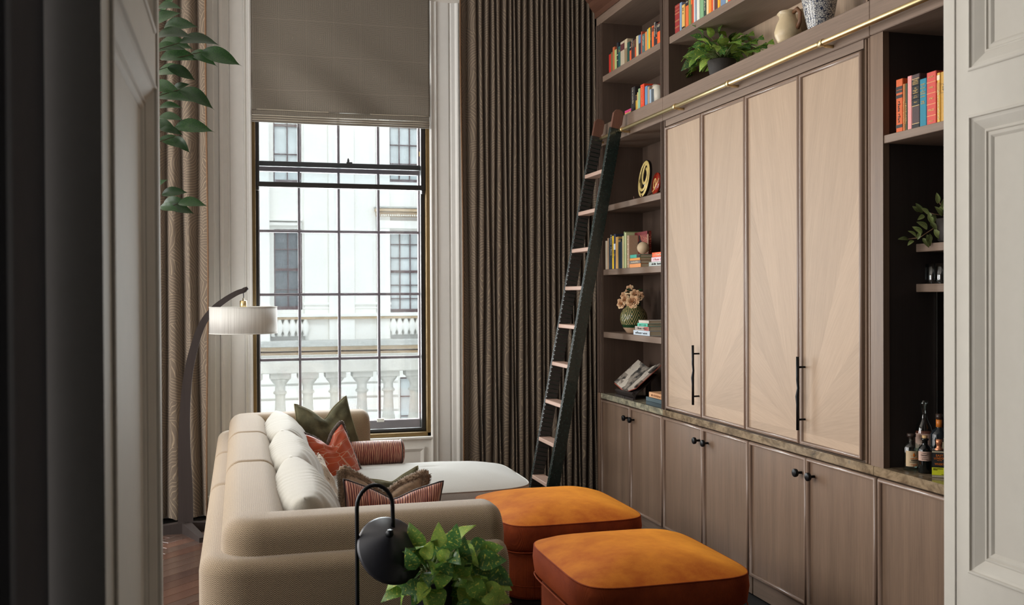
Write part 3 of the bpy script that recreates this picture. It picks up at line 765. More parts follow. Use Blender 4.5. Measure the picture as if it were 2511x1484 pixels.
# --- cornice
cp = [(FX, 3.66), (FX - .012, 3.66), (FX - .012, 3.70), (FX - .03, 3.715), (FX - .05, 3.74), (FX - .06, 3.77), (FX - .075, 3.78), (FX - .10, 3.81), (FX - .15, 3.85), (FX - .20, 3.87), (FX - .21, 3.885), (FX - .235, 3.89), (FX - .235, 3.93), (FX, 3.93)]
cr = MB().prism(cp, (2.5, 6.98), 'y')
tag(cr.build('bookcase_cornice', M['cornice']), 'moulded reddish oak cornice along the top of the bookcase', 'cornice')
tag(MB().box(FX + .02, 2.94, 2.52, 6.97, 3.93, CEIL).build('bookcase_infill', M['ceil']), None, None, None, 'structure')
# --- ladder rail
rl = thing('ladder_rail', 'brass ladder rail on short brackets along the shelf beam', 'rail', (0, 0, 0))
RX, RZr = 2.53, 2.72
MB().tube([(RX, 2.6, RZr), (RX, 6.83, RZr)], .0125, 14).build('tube', M['brass'], rl)
for y in (6.80, 6.30, 5.45, 4.78, 3.905, 3.0):
    b = MB().tube([(RX, y, RZr), (RX + .02, y, RZr - .012), (FX - .008, y, RZr - .012)], [.010, .008, .008], 10)
    b.tube([(RX, y - .016, RZr), (RX, y + .016, RZr)], .0165, 14)
    b.build('bracket', M['brass'], rl)

# --- library ladder
la = thing('library_ladder', 'oak library ladder with dark green woven leather rails, leaning on the brass rail', 'ladder', (0, 0, 0))
top_, foot = Vector((2.525, 0, 2.845)), Vector((1.985, 0, 0.0))
dirL = (top_ - foot).normalized(); nrm = Vector((-dirL.z, 0, dirL.x))       # out of the front face (towards the room)
lth = N('green_leather'); v = lth.coord('Object', (1, 1, 1)); f_ = lth.noise(v, 60, 3)
lth.base(lth.ramp(f_, [(.3, lin(12, 22, 20)), (.7, lin(30, 46, 42))])).props(.24, 0, .5, coat=.2); lth.bump(f_, .2, .002); LTH = lth.m
LTD = plain('dark_leather_inside', lin(46, 41, 38), .6, bump=.1)
LTE = plain('leather_lacing', lin(34, 52, 46), .18, var=.3, bump=.05, coat=.5)
for y in (6.35, 6.72):
    L = (2.735 - .0) / dirL.z
    c = foot + dirL * (L / 2); c.y = y
    s_ = MB().obox(c, dirL, (0, 1, 0), nrm, L / 2, .0165, .042, .006).build('rail', LTH, la)
    # woven bands on the faces
    bands = MB(); n_ = 92
    for i in range(n_):
        q = foot + dirL * (L * (i + .5) / n_); q.y = y
        bands.obox(q, dirL, (0, 1, 0), nrm, L / n_ * .40, .0168 if y < 6.5 else .0178, .0421, .002)
    bo = bands.build('woven_bands', LTH if y < 6.5 else LTD, s_); bo['kind'] = 'stuff'
    lc = MB()
    for ph in (0, 1):
        zg = []
        for i in range(n_ * 2 + 1):
            q = foot + dirL * (L * i / (n_ * 2)) + nrm * .0425; q.y = y + (.0075 if (i + ph) % 2 else -.0075); zg.append(q)
        lc.tube(zg, .0023, 5)
    lo_ = lc.build('lacing', LTE, s_); lo_['kind'] = 'stuff'
    # bare wooden tip with the hook notch over the rail
    a = foot + dirL * L; tip = MB()
    def sp(t, n): p = a + dirL * t + nrm * n; return (p.x, p.z)
    poly = [sp(-.01, .036), sp(.105, .036), sp(.125, .022), sp(.13, 0), sp(.12, -.026), sp(.10, -.036), sp(.03, -.036), sp(.012, -.026), sp(-.01, -.040)]
    tip.prism(poly, (y - .015, y + .015), 'y'); tip.build('wooden_tip', M['walnut'], la)
for k in range(9):
    z = 2.44 - .267 * k
    t = z / dirL.z; q = foot + dirL * t
    MB().box(q.x - .044, q.x + .044, 6.365, 6.705, z - .0135, z + .0135, .003).build('rung', M['rung'], la)
# ------------------------------------------------------------------ books
ORD = ['first', 'second', 'third', 'fourth', 'fifth', 'sixth', 'seventh', 'eighth', 'ninth', 'tenth', 'eleventh', 'twelfth', 'thirteenth', 'fourteenth', 'fifteenth', 'sixteenth', 'seventeenth', 'eighteenth', 'nineteenth', 'twentieth', 'twenty-first', 'twenty-second', 'twenty-third', 'twenty-fourth', 'twenty-fifth', 'twenty-sixth']
def cloth(c): return plain('book_cloth_%d_%d_%d' % c, lin(*c), .7, var=.08, scale=120, bump=.15)
GOLD = plain('gilt_print', lin(222, 186, 120), .4, .3, bump=0)
INK = plain('black_print', lin(24, 20, 20), .6, bump=0)
CREAMP = plain('cream_print', lin(230, 218, 190), .6, bump=0)
def book(x, y0, y1, z, h, dep, c, label, group, bands=(), text=None, vert=None, ink=None, rz=0.0, name='book'):
    """upright, spine towards the room (-x); y0<y1; bands = [(z0 fraction, z1 fraction, colour)]"""
    t = thing(name, label, 'book', (x, (y0 + y1) / 2, z), rz, group)
    hw = (y1 - y0) / 2; mt = cloth(c)
    cv_ = MB().box(0, .0035, -hw + .001, hw - .001, 0, h, .0015).box(.002, dep, -hw, -hw + .0025, 0, h, .001).box(.002, dep, hw - .0025, hw, 0, h, .001)
    cv_.build('cover', mt, t)
    MB().box(.0035, dep - .005, -hw + .0025, hw - .0025, .003, h - .004).build('pages', M['pages'], t)
    for b in bands:
        MB().box(-.0006, .0004, -hw + .001, hw - .001, b[0] * h, b[1] * h).build('spine_band', cloth(b[2]) if isinstance(b[2], tuple) else b[2], t)
    if text:
        for s_, zf, wf in text: lettering(t, s_, (-.0008, 0, zf * h), (0, -1, 0), (0, 0, 1), ink or GOLD, width=2 * hw * wf)
    if vert:
        s_, zc_, ln = vert
        lettering(t, s_, (-.0008, 0, zc_ * h), (0, 0, -1), (0, -1, 0), ink or GOLD, width=ln * h, height=min(hw * .8, .013))
    return t
def row(px, tops, cols, X, z, names, where, group, dep=(.13, .16), extra={}):
    """px: list of (left, right) pixel columns of the spines; tops: pixel rows of their tops"""
    for i, ((a, b), tp, c) in enumerate(zip(px, tops, cols)):
        yf, yn = atX(a, 500, X).y, atX(b, 500, X).y
        h = atX((a + b) / 2, tp, X).z - z
        k = extra.get(i, {})
        book(X, yn + .0005, yf - .0005, z, h, random.uniform(*dep), c, '%s, %s from left, %s' % (names[i], ORD[i], where), group, **k)
def conv(o, s, lst): return [(o + a / s, o + b / s) for a, b in lst]
R_, G_, O_ = (196, 52, 36), (44, 92, 74), (222, 108, 44)
# top row of the left bay
S = 7.418
pxs = conv(1440, S, [(403, 440), (441, 471), (472, 505), (506, 544), (546, 571), (572, 612), (613, 686), (690, 735), (736, 778), (779, 810), (812, 846), (847, 874), (875, 897), (898, 941), (942, 986), (988, 1004), (1005, 1058), (1060, 1095), (1096, 1121), (1122, 1152), (1153, 1181), (1182, 1220), (1221, 1259), (1260, 1281), (1282, 1338)])
tops = [t / S for t in [980, 940, 848, 893, 768, 835, 745, 702, 760, 762, 708, 720, 700, 643, 622, 565, 610, 572, 522, 496, 500, 460, 395, 420, 405]]
cols = [(200, 44, 32), (112, 104, 62), (196, 104, 62), (176, 190, 120), (34, 38, 46), (34, 92, 84), (186, 172, 148), (196, 180, 148), (30, 74, 62), (222, 92, 44), (54, 40, 44), (72, 48, 44), (214, 92, 42), (202, 190, 150), (42, 44, 58), (190, 84, 56), (74, 104, 104), (222, 138, 72), (150, 176, 128), (234, 182, 24), (38, 66, 62), (228, 104, 44), (48, 42, 50), (58, 46, 48), (232, 96, 34)]
names = ['slim red book', 'olive brown book', 'terracotta orange book', 'lime green book', 'black book with white dots', 'teal green book', 'wide cream book with maroon label', 'cream book with mottled lower spine', 'dark green book', 'orange book with black title block', 'plum black book with pale title', 'dark brown patterned book', 'narrow orange and brown book', 'cream cloth book', 'navy book with blue upper spine', 'thin tall orange book', 'wide grey teal book', 'pale orange book', 'mint green book', 'bright yellow book', 'dark green lettered book', 'orange book with brown title', 'charcoal book with cream lettering', 'dark brown speckled book', 'tall orange book with black upper spine']
ex = {4: dict(bands=[(.5, .53, CREAMP), (.3, .32, CREAMP)]), 5: dict(text=[('#2', .78, .6)], ink=GOLD), 6: dict(bands=[(.62, .9, (92, 44, 46))]), 7: dict(bands=[(0, .62, (142, 122, 92))]), 9: dict(bands=[(.55, 1, (30, 26, 28))], text=[('#5', .72, .75)], ink=CREAMP),
      10: dict(vert=('#7', .78, .36), ink=CREAMP), 11: dict(vert=('#5', .8, .3), ink=GOLD), 12: dict(bands=[(.55, 1, (92, 58, 44))]), 14: dict(bands=[(.58, .97, (96, 124, 168))]), 16: dict(vert=('#7', .62, .5), ink=CREAMP), 20: dict(vert=('#6', .65, .5), ink=GOLD),
      21: dict(bands=[(.72, .92, (120, 52, 28))]), 22: dict(vert=('#7', .68, .6), ink=CREAMP), 23: dict(bands=[(.3, .36, (226, 120, 40))], vert=('#6', .7, .4), ink=CREAMP), 24: dict(bands=[(.58, .98, (34, 26, 26))], text=[('GET', .86, .8)], ink=CREAMP)}
row(pxs, tops, cols, 2.612, RZ[5], names, 'top shelf by the curtain', 'books on the top shelf of the left bay', extra=ex)
# row on the shelf beam of the left bay
S = 8.245
pxs = conv(1460, S, [(598, 728), (729, 805), (818, 850), (851, 869), (870, 915), (918, 990), (1006, 1056), (1060, 1098), (1099, 1134)])
tops = [180 + t / S for t in [728, 272, 432, 378, 300, 215, 252, 260, 315]]
cols = [(206, 62, 116), (38, 33, 33), (206, 166, 62), (214, 192, 122), (142, 166, 118), (222, 68, 32), (92, 138, 176), (168, 142, 116), (156, 172, 186)]
names = ['thick pink, yellow and black striped book', 'tall black book with pale lettering', 'short yellow book with dark upper spine', 'thin cream book', 'light green mottled book', 'tall red orange book', 'sky blue book', 'taupe book', 'navy board book with pale blue spine']
ex = {0: dict(bands=[(.0, .32, (40, 36, 48)), (.34, .46, (228, 176, 40))], text=[('#6', .2, .8)], ink=CREAMP), 1: dict(vert=('#15', .66, .62), ink=CREAMP, bands=[(.0, .16, (20, 18, 20))]), 2: dict(bands=[(.66, .97, (60, 42, 40))]), 4: dict(bands=[(0, .45, (128, 172, 148))]), 5: dict(vert=('#8', .55, .7), ink=GOLD), 8: dict()}
row(pxs, tops, cols, 2.612, RZ[4], names, 'shelf beam of left bay', 'books on the shelf beam', dep=(.17, .2), extra=ex)
# top shelf of the centre
S = 11.41
pxs = conv(1640, S, [(168, 297), (299, 361), (362, 442), (468, 549), (550, 616), (617, 660), (661, 693), (695, 737), (739, 776), (777, 858), (872, 975), (976, 1046), (1048, 1112), (1114, 1186), (1196, 1236), (1238, 1268), (1269, 1360), (1362, 1412), (1413, 1442), (1444, 1586), (1588, 1650), (1652, 1722), (1723, 1800)])
hts = [None, None, None, .225, .205, .195, .24, .22, .23, .24, .26, .25, .24, .25, .24, .22, .25, .24, .22, .26, .24, .25, .23]
tp = [110 / S, 55 / S, 115 / S]
cols = [(150, 36, 34), (126, 150, 178), (222, 178, 96), (226, 104, 48), (122, 140, 74), (142, 92, 52), (236, 82, 40), (206, 208, 204), (128, 146, 168), (222, 222, 208), (128, 172, 128), (38, 62, 54), (232, 208, 158), (240, 142, 46), (226, 92, 44), (220, 200, 180), (96, 50, 48), (244, 180, 42), (240, 166, 50), (112, 136, 166), (196, 206, 176), (236, 74, 36), (214, 82, 40)]
names = ['wide dark red book with gilt lines', 'slate blue book', 'short honey yellow book', 'orange book with black title block', 'olive green book', 'brown book with orange upper spine', 'slim scarlet book', 'slim white book', 'slim grey blue book', 'white book with red upper spine', 'wide sage green book', 'dark green book with cream lettering', 'cream book', 'amber orange book', 'red orange book', 'thin pale pink book', 'maroon book', 'golden yellow book', 'thin yellow orange book', 'wide steel blue book', 'pale green book', 'vermilion book', 'brick orange book']
ex = {0: dict(bands=[(z, z + .008, GOLD) for z in (.2, .23, .42, .45, .68, .7, .8, .93)]), 2: dict(vert=('#3', .75, .25), ink=INK, bands=[(.05, .12, INK)]), 3: dict(bands=[(.58, .9, (24, 20, 22))], text=[('#4', .8, .8), ('#4', .68, .6)], ink=CREAMP), 5: dict(bands=[(.62, .9, (232, 112, 40))]), 9: dict(bands=[(.72, .95, (196, 48, 30))]), 11: dict(vert=('#9', .5, .7), ink=CREAMP)}
for i, ((a, b), c) in enumerate(zip(pxs, cols)):
    X = 2.615; yf, yn = atX(a, 30, X).y, atX(b, 30, X).y
    h = hts[i] or (atX((a + b) / 2, tp[i], X).z - RZ[5])
    book(X, yn + .0005, yf - .0005, RZ[5] - .003, h, random.uniform(.13, .17), c, '%s, %s from left, high centre shelf' % (names[i], ORD[i]), 'books on the high centre shelf', **ex.get(i, {}))
# fourth shelf: upright books
S = 13.49
pxs = conv(1470, S, [(188, 255), (256, 297), (298, 350), (352, 412), (413, 462), (463, 526), (527, 612), (614, 698), (699, 740), (742, 798), (799, 829), (830, 868), (905, 970)])
tops = [560 + t / S for t in [415, 325, 330, 215, 250, 190, 282, 350, 440, 255, 110, 140, 235]]
cols = [(206, 194, 170), (210, 170, 132), (44, 62, 74), (40, 44, 54), (240, 196, 20), (38, 44, 66), (196, 152, 84), (32, 54, 66), (46, 60, 82), (208, 196, 144), (140, 154, 104), (206, 214, 164), (190, 158, 130)]
names = ['ivory book', 'thin tan book', 'slate navy book', 'charcoal lettered book', 'bright yellow book', 'tall navy book with white label', 'ochre yellow book', 'deep teal book', 'short blue grey book', 'cream speckled book', 'thin tall olive green book', 'thin pale green book', 'thin copper book with dotted spine']
ex = {3: dict(vert=('#9', .7, .6), ink=CREAMP), 4: dict(vert=('#13', .6, .5), ink=INK), 5: dict(bands=[(.55, .72, (206, 214, 226))], vert=('#2', .4, .06)), 6: dict(bands=[]), 7: dict(bands=[(.9, .92, GOLD), (.94, .96, GOLD)]), 12: dict(vert=('. . . . . .', .5, .8), ink=CREAMP)}
row(pxs, tops, cols, 2.608, RZ[2], names, 'shelf with the stone ball', 'upright books beside the stone ball', extra=ex)
# bar bay shelf
S = 8.247
pxs = conv(2180, S, [(138, 274), (277, 323), (324, 368), (369, 458), (459, 616), (617, 757), (758, 952), (966, 1032), (1042, 1180)])
tops = [160 + t / S for t in [280, 375, 365, 215, 180, 270, 130, 150, 120]]
cols = [(206, 92, 36), (186, 116, 58), (64, 78, 48), (222, 150, 148), (74, 56, 56), (30, 124, 146), (204, 78, 66), (222, 172, 70), (196, 150, 66)]
names = ['orange book with black ornament', 'thin copper book', 'thin dark green book', 'pale pink book', 'thick dark brown book with black title panel', 'teal book with gilt title', 'thick red book titled War and Peace', 'slim yellow book', 'mustard book with framed title']
zb_ = 2.256
ex = {0: dict(bands=[(.80, .86, INK), (.74, .79, INK), (.64, .70, INK), (.08, .14, INK)], vert=('#9', .38, .4), ink=INK), 1: dict(vert=('#17', .35, .55)), 2: dict(vert=('#11', .35, .45)),
      4: dict(bands=[(.42, .9, (26, 26, 28)), (0, .08, (26, 26, 28))] + [(z, z + .008, GOLD) for z in (.08, .41, .53, .63, .78, .91)], text=[('THOMAS', .88, .6), ('BABINGTON', .85, .7), ('MACAULAY', .82, .72), ('THE', .74, .25), ('HISTORY', .70, .6), ('OF', .68, .2), ('ENGLAND', .65, .62), ('#9', .60, .35), ('#9', .57, .5), ('VOL II', .48, .4)]),
      5: dict(text=[('EUROPE', .88, .6), ('in the', .84, .3), ('SEVENTEENTH', .80, .72), ('and', .76, .2), ('EIGHTEENTH', .72, .7), ('CENTURIES', .68, .7), ('1640-1815', .62, .6), ('#4', .52, .4), ('#6', .48, .5)]),
      6: dict(text=[('TOLSTOY', .90, .55), ('WAR', .70, .45), ('AND', .49, .42), ('PEACE', .27, .58), ('FOLIO', .06, .38)], bands=[(z, z + .006, GOLD) for z in (.80, .59, .38, .16)]),
      7: dict(vert=('#18', .35, .6), ink=CREAMP, bands=[(.6, .8, (196, 150, 80)), (.85, .95, (236, 220, 190))]), 8: dict(bands=[(.575, .58, INK), (.755, .76, INK)], text=[('The', .73, .2), ('#6', .69, .4), ('#6', .65, .4), ('OF', .62, .2)], ink=INK)}
for i, ((a, b), tp_, c) in enumerate(zip(pxs, tops, cols)):
    X = 2.612; yf, yn = atX(a, 240, X).y, atX(b, 240, X).y
    book(X, yn + .0005, yf - .0005, zb_, atX((a + b) / 2, tp_, X).z - zb_, .16, c, '%s, %s from left, bar shelf' % (names[i], ORD[i]), 'books on the bar shelf', **ex.get(i, {}))

# books lying flat
def flat(x0, x1, y0, y1, z, h, c, label, group, side='x', text=None, ink=None, band=None):
    """spine towards the room; lying"""
    t = thing('book', label, 'book', ((x0 + x1) / 2, (y0 + y1) / 2, z), 0, group)
    a, b = (x1 - x0) / 2, (y1 - y0) / 2; mt = cloth(c)
    MB().box(-a, -a + .003, -b, b, 0, h, .0012).box(-a, a, -b, b, 0, .0025, .001).box(-a, a, -b, b, h - .0025, h, .001).build('cover', mt, t)
    MB().box(-a + .003, a - .004, -b + .003, b - .004, .0025, h - .0025).build('pages', M['pages'], t)
    if band: MB().box(-a - .0005, -a + .0004, b - 2 * b * band[1], b - 2 * b * band[0], .001, h - .001).build('spine_band', cloth(band[2]), t)
    if text: lettering(t, text, (-a - .0008, 0, h / 2), (0, -1, 0), (0, 0, 1), ink or GOLD, width=2 * b * .7, height=h * .45)
    return t
def stack(rows, X, where, group, dep, ybase=None):
    for (a, b, t_, bt_, c, nm, kw) in rows:
        yf, yn = atX(a, 600, X).y, atX(b, 600, X).y
        zt, zb2 = kw.pop('zt'), kw.pop('zb')
        flat(X, X + dep, yn, yf, zb2, zt - zb2, c, nm + ' ' + where, group, **kw)
# stack under the ball, fourth shelf
z = RZ[2]; X = 2.612
for (a, b, h, c, nm, kw) in [(1542, 1571, .026, (226, 150, 90), 'peach orange book, lowest', {}), (1543.5, 1570, .021, (124, 116, 112), 'grey patterned book, second from the bottom', dict(text='#11', ink=CREAMP)), (1544, 1569, .017, (222, 150, 74), 'thin orange book, third from the bottom', {}), (1545, 1569, .023, (66, 164, 142), 'turquoise book with dark end, topmost', dict(band=(.68, 1.0, (54, 40, 34))))]:
    flat(X, X + .17, atX(b, 640, X).y, atX(a, 640, X).y, z, h, c, nm + ' of the stack under the stone ball', 'book stack under the stone ball', **kw); z += h + .0005
ZBALL = z
z = RZ[2]
for (a, b, h, c, nm, kw) in [(1591, 1640, .028, (186, 194, 190), 'grey white lettered book, lowest', dict(text='#14', ink=INK)), (1597, 1640, .030, (222, 196, 204), 'pale pink book, second from the bottom', dict(text='#9', ink=plain('rose_print', lin(190, 110, 120), .6))), (1599, 1640, .030, (232, 98, 52), 'vermilion book, third from the bottom', dict(text='#13', ink=CREAMP))]:
    flat(X, X + .16, atX(b, 640, X).y + .02, atX(a, 640, X).y, z, h, c, nm + ' of the stack by the cabinet side', 'book stack beside the tall cabinet', **kw); z += h + .0005
rb = thing('scroll', 'small rolled taupe patterned cloth on the vermilion book', 'scroll', (X + .05, atX(1622, 640, X).y, z + .019))
MB().tube([(0, .06, 0), (0, .055, 0), (0, -.06, 0)], [.012, .019, .019], 16).build('roll', plain('patterned_taupe', lin(150, 138, 116), .8, var=.3, scale=60), rb)
MB().tube([(0, .0625, 0), (0, .06, 0)], [.010, .010], 12).build('core', M['pages'], rb)
# stack on the vase shelf
z = RZ[1]; X = 2.612
for (a, b, h, c, nm, kw) in [(1553, 1593, .033, (196, 208, 218), 'pale blue printed book, lowest', dict(text='#8', ink=INK)), (1557, 1591, .027, (178, 164, 154), 'cream and red book, second from bottom', dict(text='#9', ink=INK, band=(.68, .98, (176, 92, 84)))), (1563, 1588, .021, (92, 196, 168), 'mint green book, third from the bottom', dict(text='#6', ink=INK)), (1566, 1591, .020, (206, 196, 184), 'white book, topmost', {})]:
    flat(X, X + .19, atX(b, 800, X).y, atX(a, 800, X).y, z, h, c, nm + ' of the stack beside the green vase', 'book stack beside the green vase', **kw); z += h + .0005
# stack on the worktop
z = RZ[0] + .002; X = 2.615
flat(X, X + .20, 5.815, atX(1584, 985, X).y, z, .024, (46, 62, 68), 'blue black book lying at the bottom of the worktop stack', 'books on the left worktop')
flat(X, X + .20, 5.815, atX(1584, 985, X).y, z + .0245, .026, (72, 90, 96), 'slate blue book lying in the middle of the worktop stack', 'books on the left worktop')
flat(X + .01, X + .19, 5.815, atX(1588, 985, X).y, z + .051, .034, (210, 160, 116), 'tan book lying on top of the worktop stack', 'books on the left worktop', text='#19', ink=plain('tan_print', lin(150, 100, 60), .6))
# ------------------------------------------------------------------ leaves
def leaf_mesh(name, mat, kind='heart', n=10):
    """unit leaf along +y, width along x, face +z; folded at the midrib and drooping at the tip"""
    vs, uv, fs = [], [], []
    for j in range(n + 1):
        t = j / n
        if kind == 'heart': wd_ = .37 * (sin(pi * min(1, t ** .60)) ** .85) * (1 - .15 * t); y = t - .08 * (1 - t) ** 4
        elif kind == 'oval': wd_ = (.205 * sin(pi * min(1, t * 1.12) ** .92) ** .75 if t < .86 else .012 * (1 - t) / .14 + .02 * max(0, .93 - t))
        else: wd_ = .22 * sin(pi * t ** .9) ** .8
        zc_ = .10 * sin(pi * t) - .20 * t * t * (1.0 if kind != 'stripe' else .6)
        for k, sx in enumerate((-1, -.5, 0, .5, 1)):
            back = .07 if (kind == 'heart' and j == 0 and abs(sx) > .3) else 0
            ww_ = max(wd_, .0)
            vs.append((sx * ww_, t - back, zc_ + .10 * abs(sx) * ww_ / .3 * (1.0) - (.05 * sx * sx if kind == 'heart' else 0)))
            uv.append((.5 + sx * .5, t))
    for j in range(n):
        for k in range(4): fs.append((j * 5 + k, j * 5 + k + 1, j * 5 + 5 + k + 1, j * 5 + 5 + k))
    mb = MB().add(vs, fs, True, uv); return mb.mesh(name, mat)
def place_leaf(me, parent, base, tip_dir, normal, size, name='leaf'):
    y = Vector(tip_dir).normalized(); zn = Vector(normal); x = y.cross(zn)
    if x.length < 1e-3: x = y.cross(Vector((1, 0, .2)))
    x.normalize(); zn = x.cross(y)
    m_ = Matrix(((x.x * size, y.x * size, zn.x * size, base[0]), (x.y * size, y.y * size, zn.y * size, base[1]), (x.z * size, y.z * size, zn.z * size, base[2]), (0, 0, 0, 1)))
    return link(name, me, parent, matrix=m_)
LM_P = [leafmat('pothos_leaf_%d' % i, c, c2, yellow=1) for i, (c, c2) in enumerate([(lin(136, 172, 78), lin(86, 132, 60)), (lin(92, 136, 70), lin(56, 100, 56)), (lin(176, 200, 98), lin(124, 162, 72))])]
POTHOS = [leaf_mesh('pothos_leaf', m_) for m_ in LM_P]
FICUS = leaf_mesh('ficus_leaf', leafmat('ficus_leaf', lin(50, 78, 36), lin(20, 40, 26), tl=.16), 'oval', 14)
STRIPE = leaf_mesh('striped_leaf', leafmat('striped_leaf', lin(92, 122, 62), lin(52, 84, 50), stripe=lin(196, 200, 130)), 'stripe', 8)
STEM = plain('green_stem', lin(104, 122, 62), .6)
TWIG = plain('brown_twig', lin(84, 64, 48), .8)
VIEW = -FW
def bushy(parent, c, n, spread, size, droop, seed, bias=Vector((0, 0, 0)), up=.6, clampx=None):
    """leaves on arching petioles from the pot mouth c"""
    rnd = random.Random(seed); stems = MB()
    for i in range(n):
        a = rnd.uniform(0, 2 * pi); e = rnd.uniform(-.25, 1.0) * up * 1.6; r = rnd.uniform(.45, 1.0)
        d_ = Vector((cos(a) * cos(e), sin(a) * cos(e), sin(e))); p = Vector((d_.x * spread[0], d_.y * spread[1], d_.z * spread[2])) * r
        p += bias * (r * rnd.uniform(.3, 1.0)); p.z -= droop * max(0, (p.xy.length / max(spread[0], spread[1])) - .4) * spread[2]
        if clampx is not None: p.x = max(clampx, min(p.x, .06)); p.z = max(p.z, -.03 if p.x < -.2 else .03)
        base = c + p
        md = c + p * .45 + Vector((0, 0, .25 * spread[2] * (1 - r * .5)))
        stems.tube([c + Vector((rnd.uniform(-.02, .02), rnd.uniform(-.02, .02), -.01)), md, base], .0016, 5)
        td = (p.normalized() * 1.0 + Vector((rnd.uniform(-.5, .5), rnd.uniform(-.5, .5), rnd.uniform(-.9, .35))))
        nn = Vector((0, 0, .8)) + VIEW * rnd.uniform(.2, 1.3) + Vector((rnd.uniform(-.6, .6), rnd.uniform(-.6, .6), rnd.uniform(-.2, .5)))
        place_leaf(POTHOS[rnd.randrange(3)], parent, base, td, nn, size * rnd.uniform(.65, 1.2))
    stems.build('stems', STEM, parent)
# plant on the shelf beam
ppos = atX(1770, 190, 2.775); ppos = Vector((2.775, ppos.y, 2.842))
pl = thing('potted_pothos', 'bushy variegated pothos in a dark pot on the shelf above the tall doors', 'plant', ppos)
dkpot = plain('dark_woven_pot', lin(52, 46, 42), .7, var=.25, scale=40, bump=.3)
MB().lathe([(.055, 0), (.062, .01), (.078, .09), (.085, .135), (.080, .14), (.074, .12), (.0, .118)], 24).build('pot', dkpot, pl)
bushy(pl, Vector((0, 0, .14)), 84, (.15, .21, .20), .088, .5, 3, Vector((-.05, .02, .02)), clampx=2.60 - 2.775 - .25)
for k in range(9): place_leaf(POTHOS[k % 3], pl, (-.02, .24 + .03 * k, .17 - .010 * k + .02 * (k % 2)), (-.4, .8, -.3), (-.5, -.4, .8), .10)
for k in range(12): place_leaf(POTHOS[k % 2], pl, (-.03 + .02 * (k % 3), -.20 - .035 * k, .19 + .022 * ((k * 7) % 3) - .0165 * k), (-.2, -1, -.1 + .1 * (k % 3)), (-.5, -.4, .8), .115)
MB().tube([(-.0, 0, .14), (-.02, -.2, .21), (-.02, -.42, .12), (-.02, -.6, .04)], .003, 6).build('vine', STEM, pl)

# blue and white vase, two jugs
vp = atX(2010, 90, 2.70)
vz = 2.842
va = N('cobalt_vine_porcelain'); v = va.coord('Object', (1, 1, 1)); vo = va.n('ShaderNodeTexVoronoi'); vo.feature = 'DISTANCE_TO_EDGE'; vo.inputs['Scale'].default_value = 95; va.l(v, vo.inputs['Vector'])
n2 = va.noise(v, 60, 3); e_ = va.math('ADD', vo.outputs['Distance'], va.math('MULTIPLY', n2, .22))
va.base(va.ramp(e_, [(.17, lin(44, 54, 78)), (.22, lin(200, 198, 192))])).props(.15, 0, .5)
t = thing('vase', 'tall blue and white vine-patterned vase on the shelf above the doors', 'vase', (2.70, vp.y, vz))
MB().lathe([(.045, 0), (.05, .004), (.056, .03), (.072, .10), (.084, .17), (.082, .23), (.066, .275), (.045, .295), (.040, .31), (.048, .335), (.042, .337), (.034, .31), (.03, .29), (0, .28)], 32).build('body', va.m, t)
def jug(name, label, px, py, X, h, r, c, rot, hcol):
    p = atX(px, py, X); t = thing(name, label, 'jug', (X, p.y, vz), rot, 'stoneware jugs')
    a = N('stoneware_' + name + str(px)); v = a.coord('Object'); f = a.noise(v, 9, 5)
    a.base(a.ramp(f, [(.3, sc(c, .72)), (.5, c), (.7, sc(c, 1.12))])).props(.4, 0, .5)
    def fn(i, j):
        prof_ = [(.5, 0), (.72, .06), (.98, .28), (1.0, .40), (.86, .60), (.62, .80), (.56, .92), (.66, 1.0)]
        k = j * (len(prof_) - 1); q = min(int(k), len(prof_) - 2); f_ = k - q
        rr = prof_[q][0] * (1 - f_) + prof_[q + 1][0] * f_; zz_ = prof_[q][1] * (1 - f_) + prof_[q + 1][1] * f_
        a_ = i * 2 * pi; sp_ = max(0, cos(a_)) ** 6 * max(0, zz_ - .7) * 1.4
        return (cos(a_) * r * (rr + sp_), sin(a_) * r * rr, zz_ * h), (i, j)
    MB().grid(fn, 32, 21).lathe([(.0, .004), (r * .5, .0)], 24, cap=False).build('body', a.m, t)
    hm = MB(); hm.tube([(-r * .52, 0, h * .93), (-r * .95, 0, h * 1.0), (-r * 1.25, 0, h * .86), (-r * 1.22, 0, h * .6), (-r * .92, 0, h * .42)], [.010, .011, .011, .010, .012], 8)
    hm.build('handle', plain('jug_handle_%d' % px, hcol, .5, var=.2, scale=30), t); return t
jug('jug', 'small cream jug with brown looped handle beside the blue and white vase', 1932, 110, 2.66, .165, .066, lin(206, 186, 150), radians(105), lin(120, 84, 58))
jug('jug', 'grey brown jug standing behind the cream jug, half hidden by the vase', 1972, 95, 2.80, .20, .075, lin(142, 118, 86), radians(150), lin(120, 98, 72))

# white horse-like marble bookend on the beam shelf
bk = thing('bookend', 'white marble bookend in front of the navy board book', 'bookend', (2.665, atX(1611, 260, 2.665).y, 2.842))
mw = plain('white_marble', lin(226, 220, 204), .25, var=.06, scale=12, bump=.05)
MB().box(-.03, .03, -.06, .05, 0, .018, .004).tube([(0, -.02, .012), (0, -.025, .06), (0, -.015, .10), (0, .02, .115), (0, .05, .085), (0, .055, .055)], [.032, .034, .036, .030, .022, .016], 12).build('horse_head', mw, bk)
MB().tube([(-.005, .055, .015), (-.005, .06, .07)], [.014, .012], 8).tube([(-.005, .035, .015), (-.005, .04, .055)], [.012, .010], 8).build('mane_block', mw, bk)
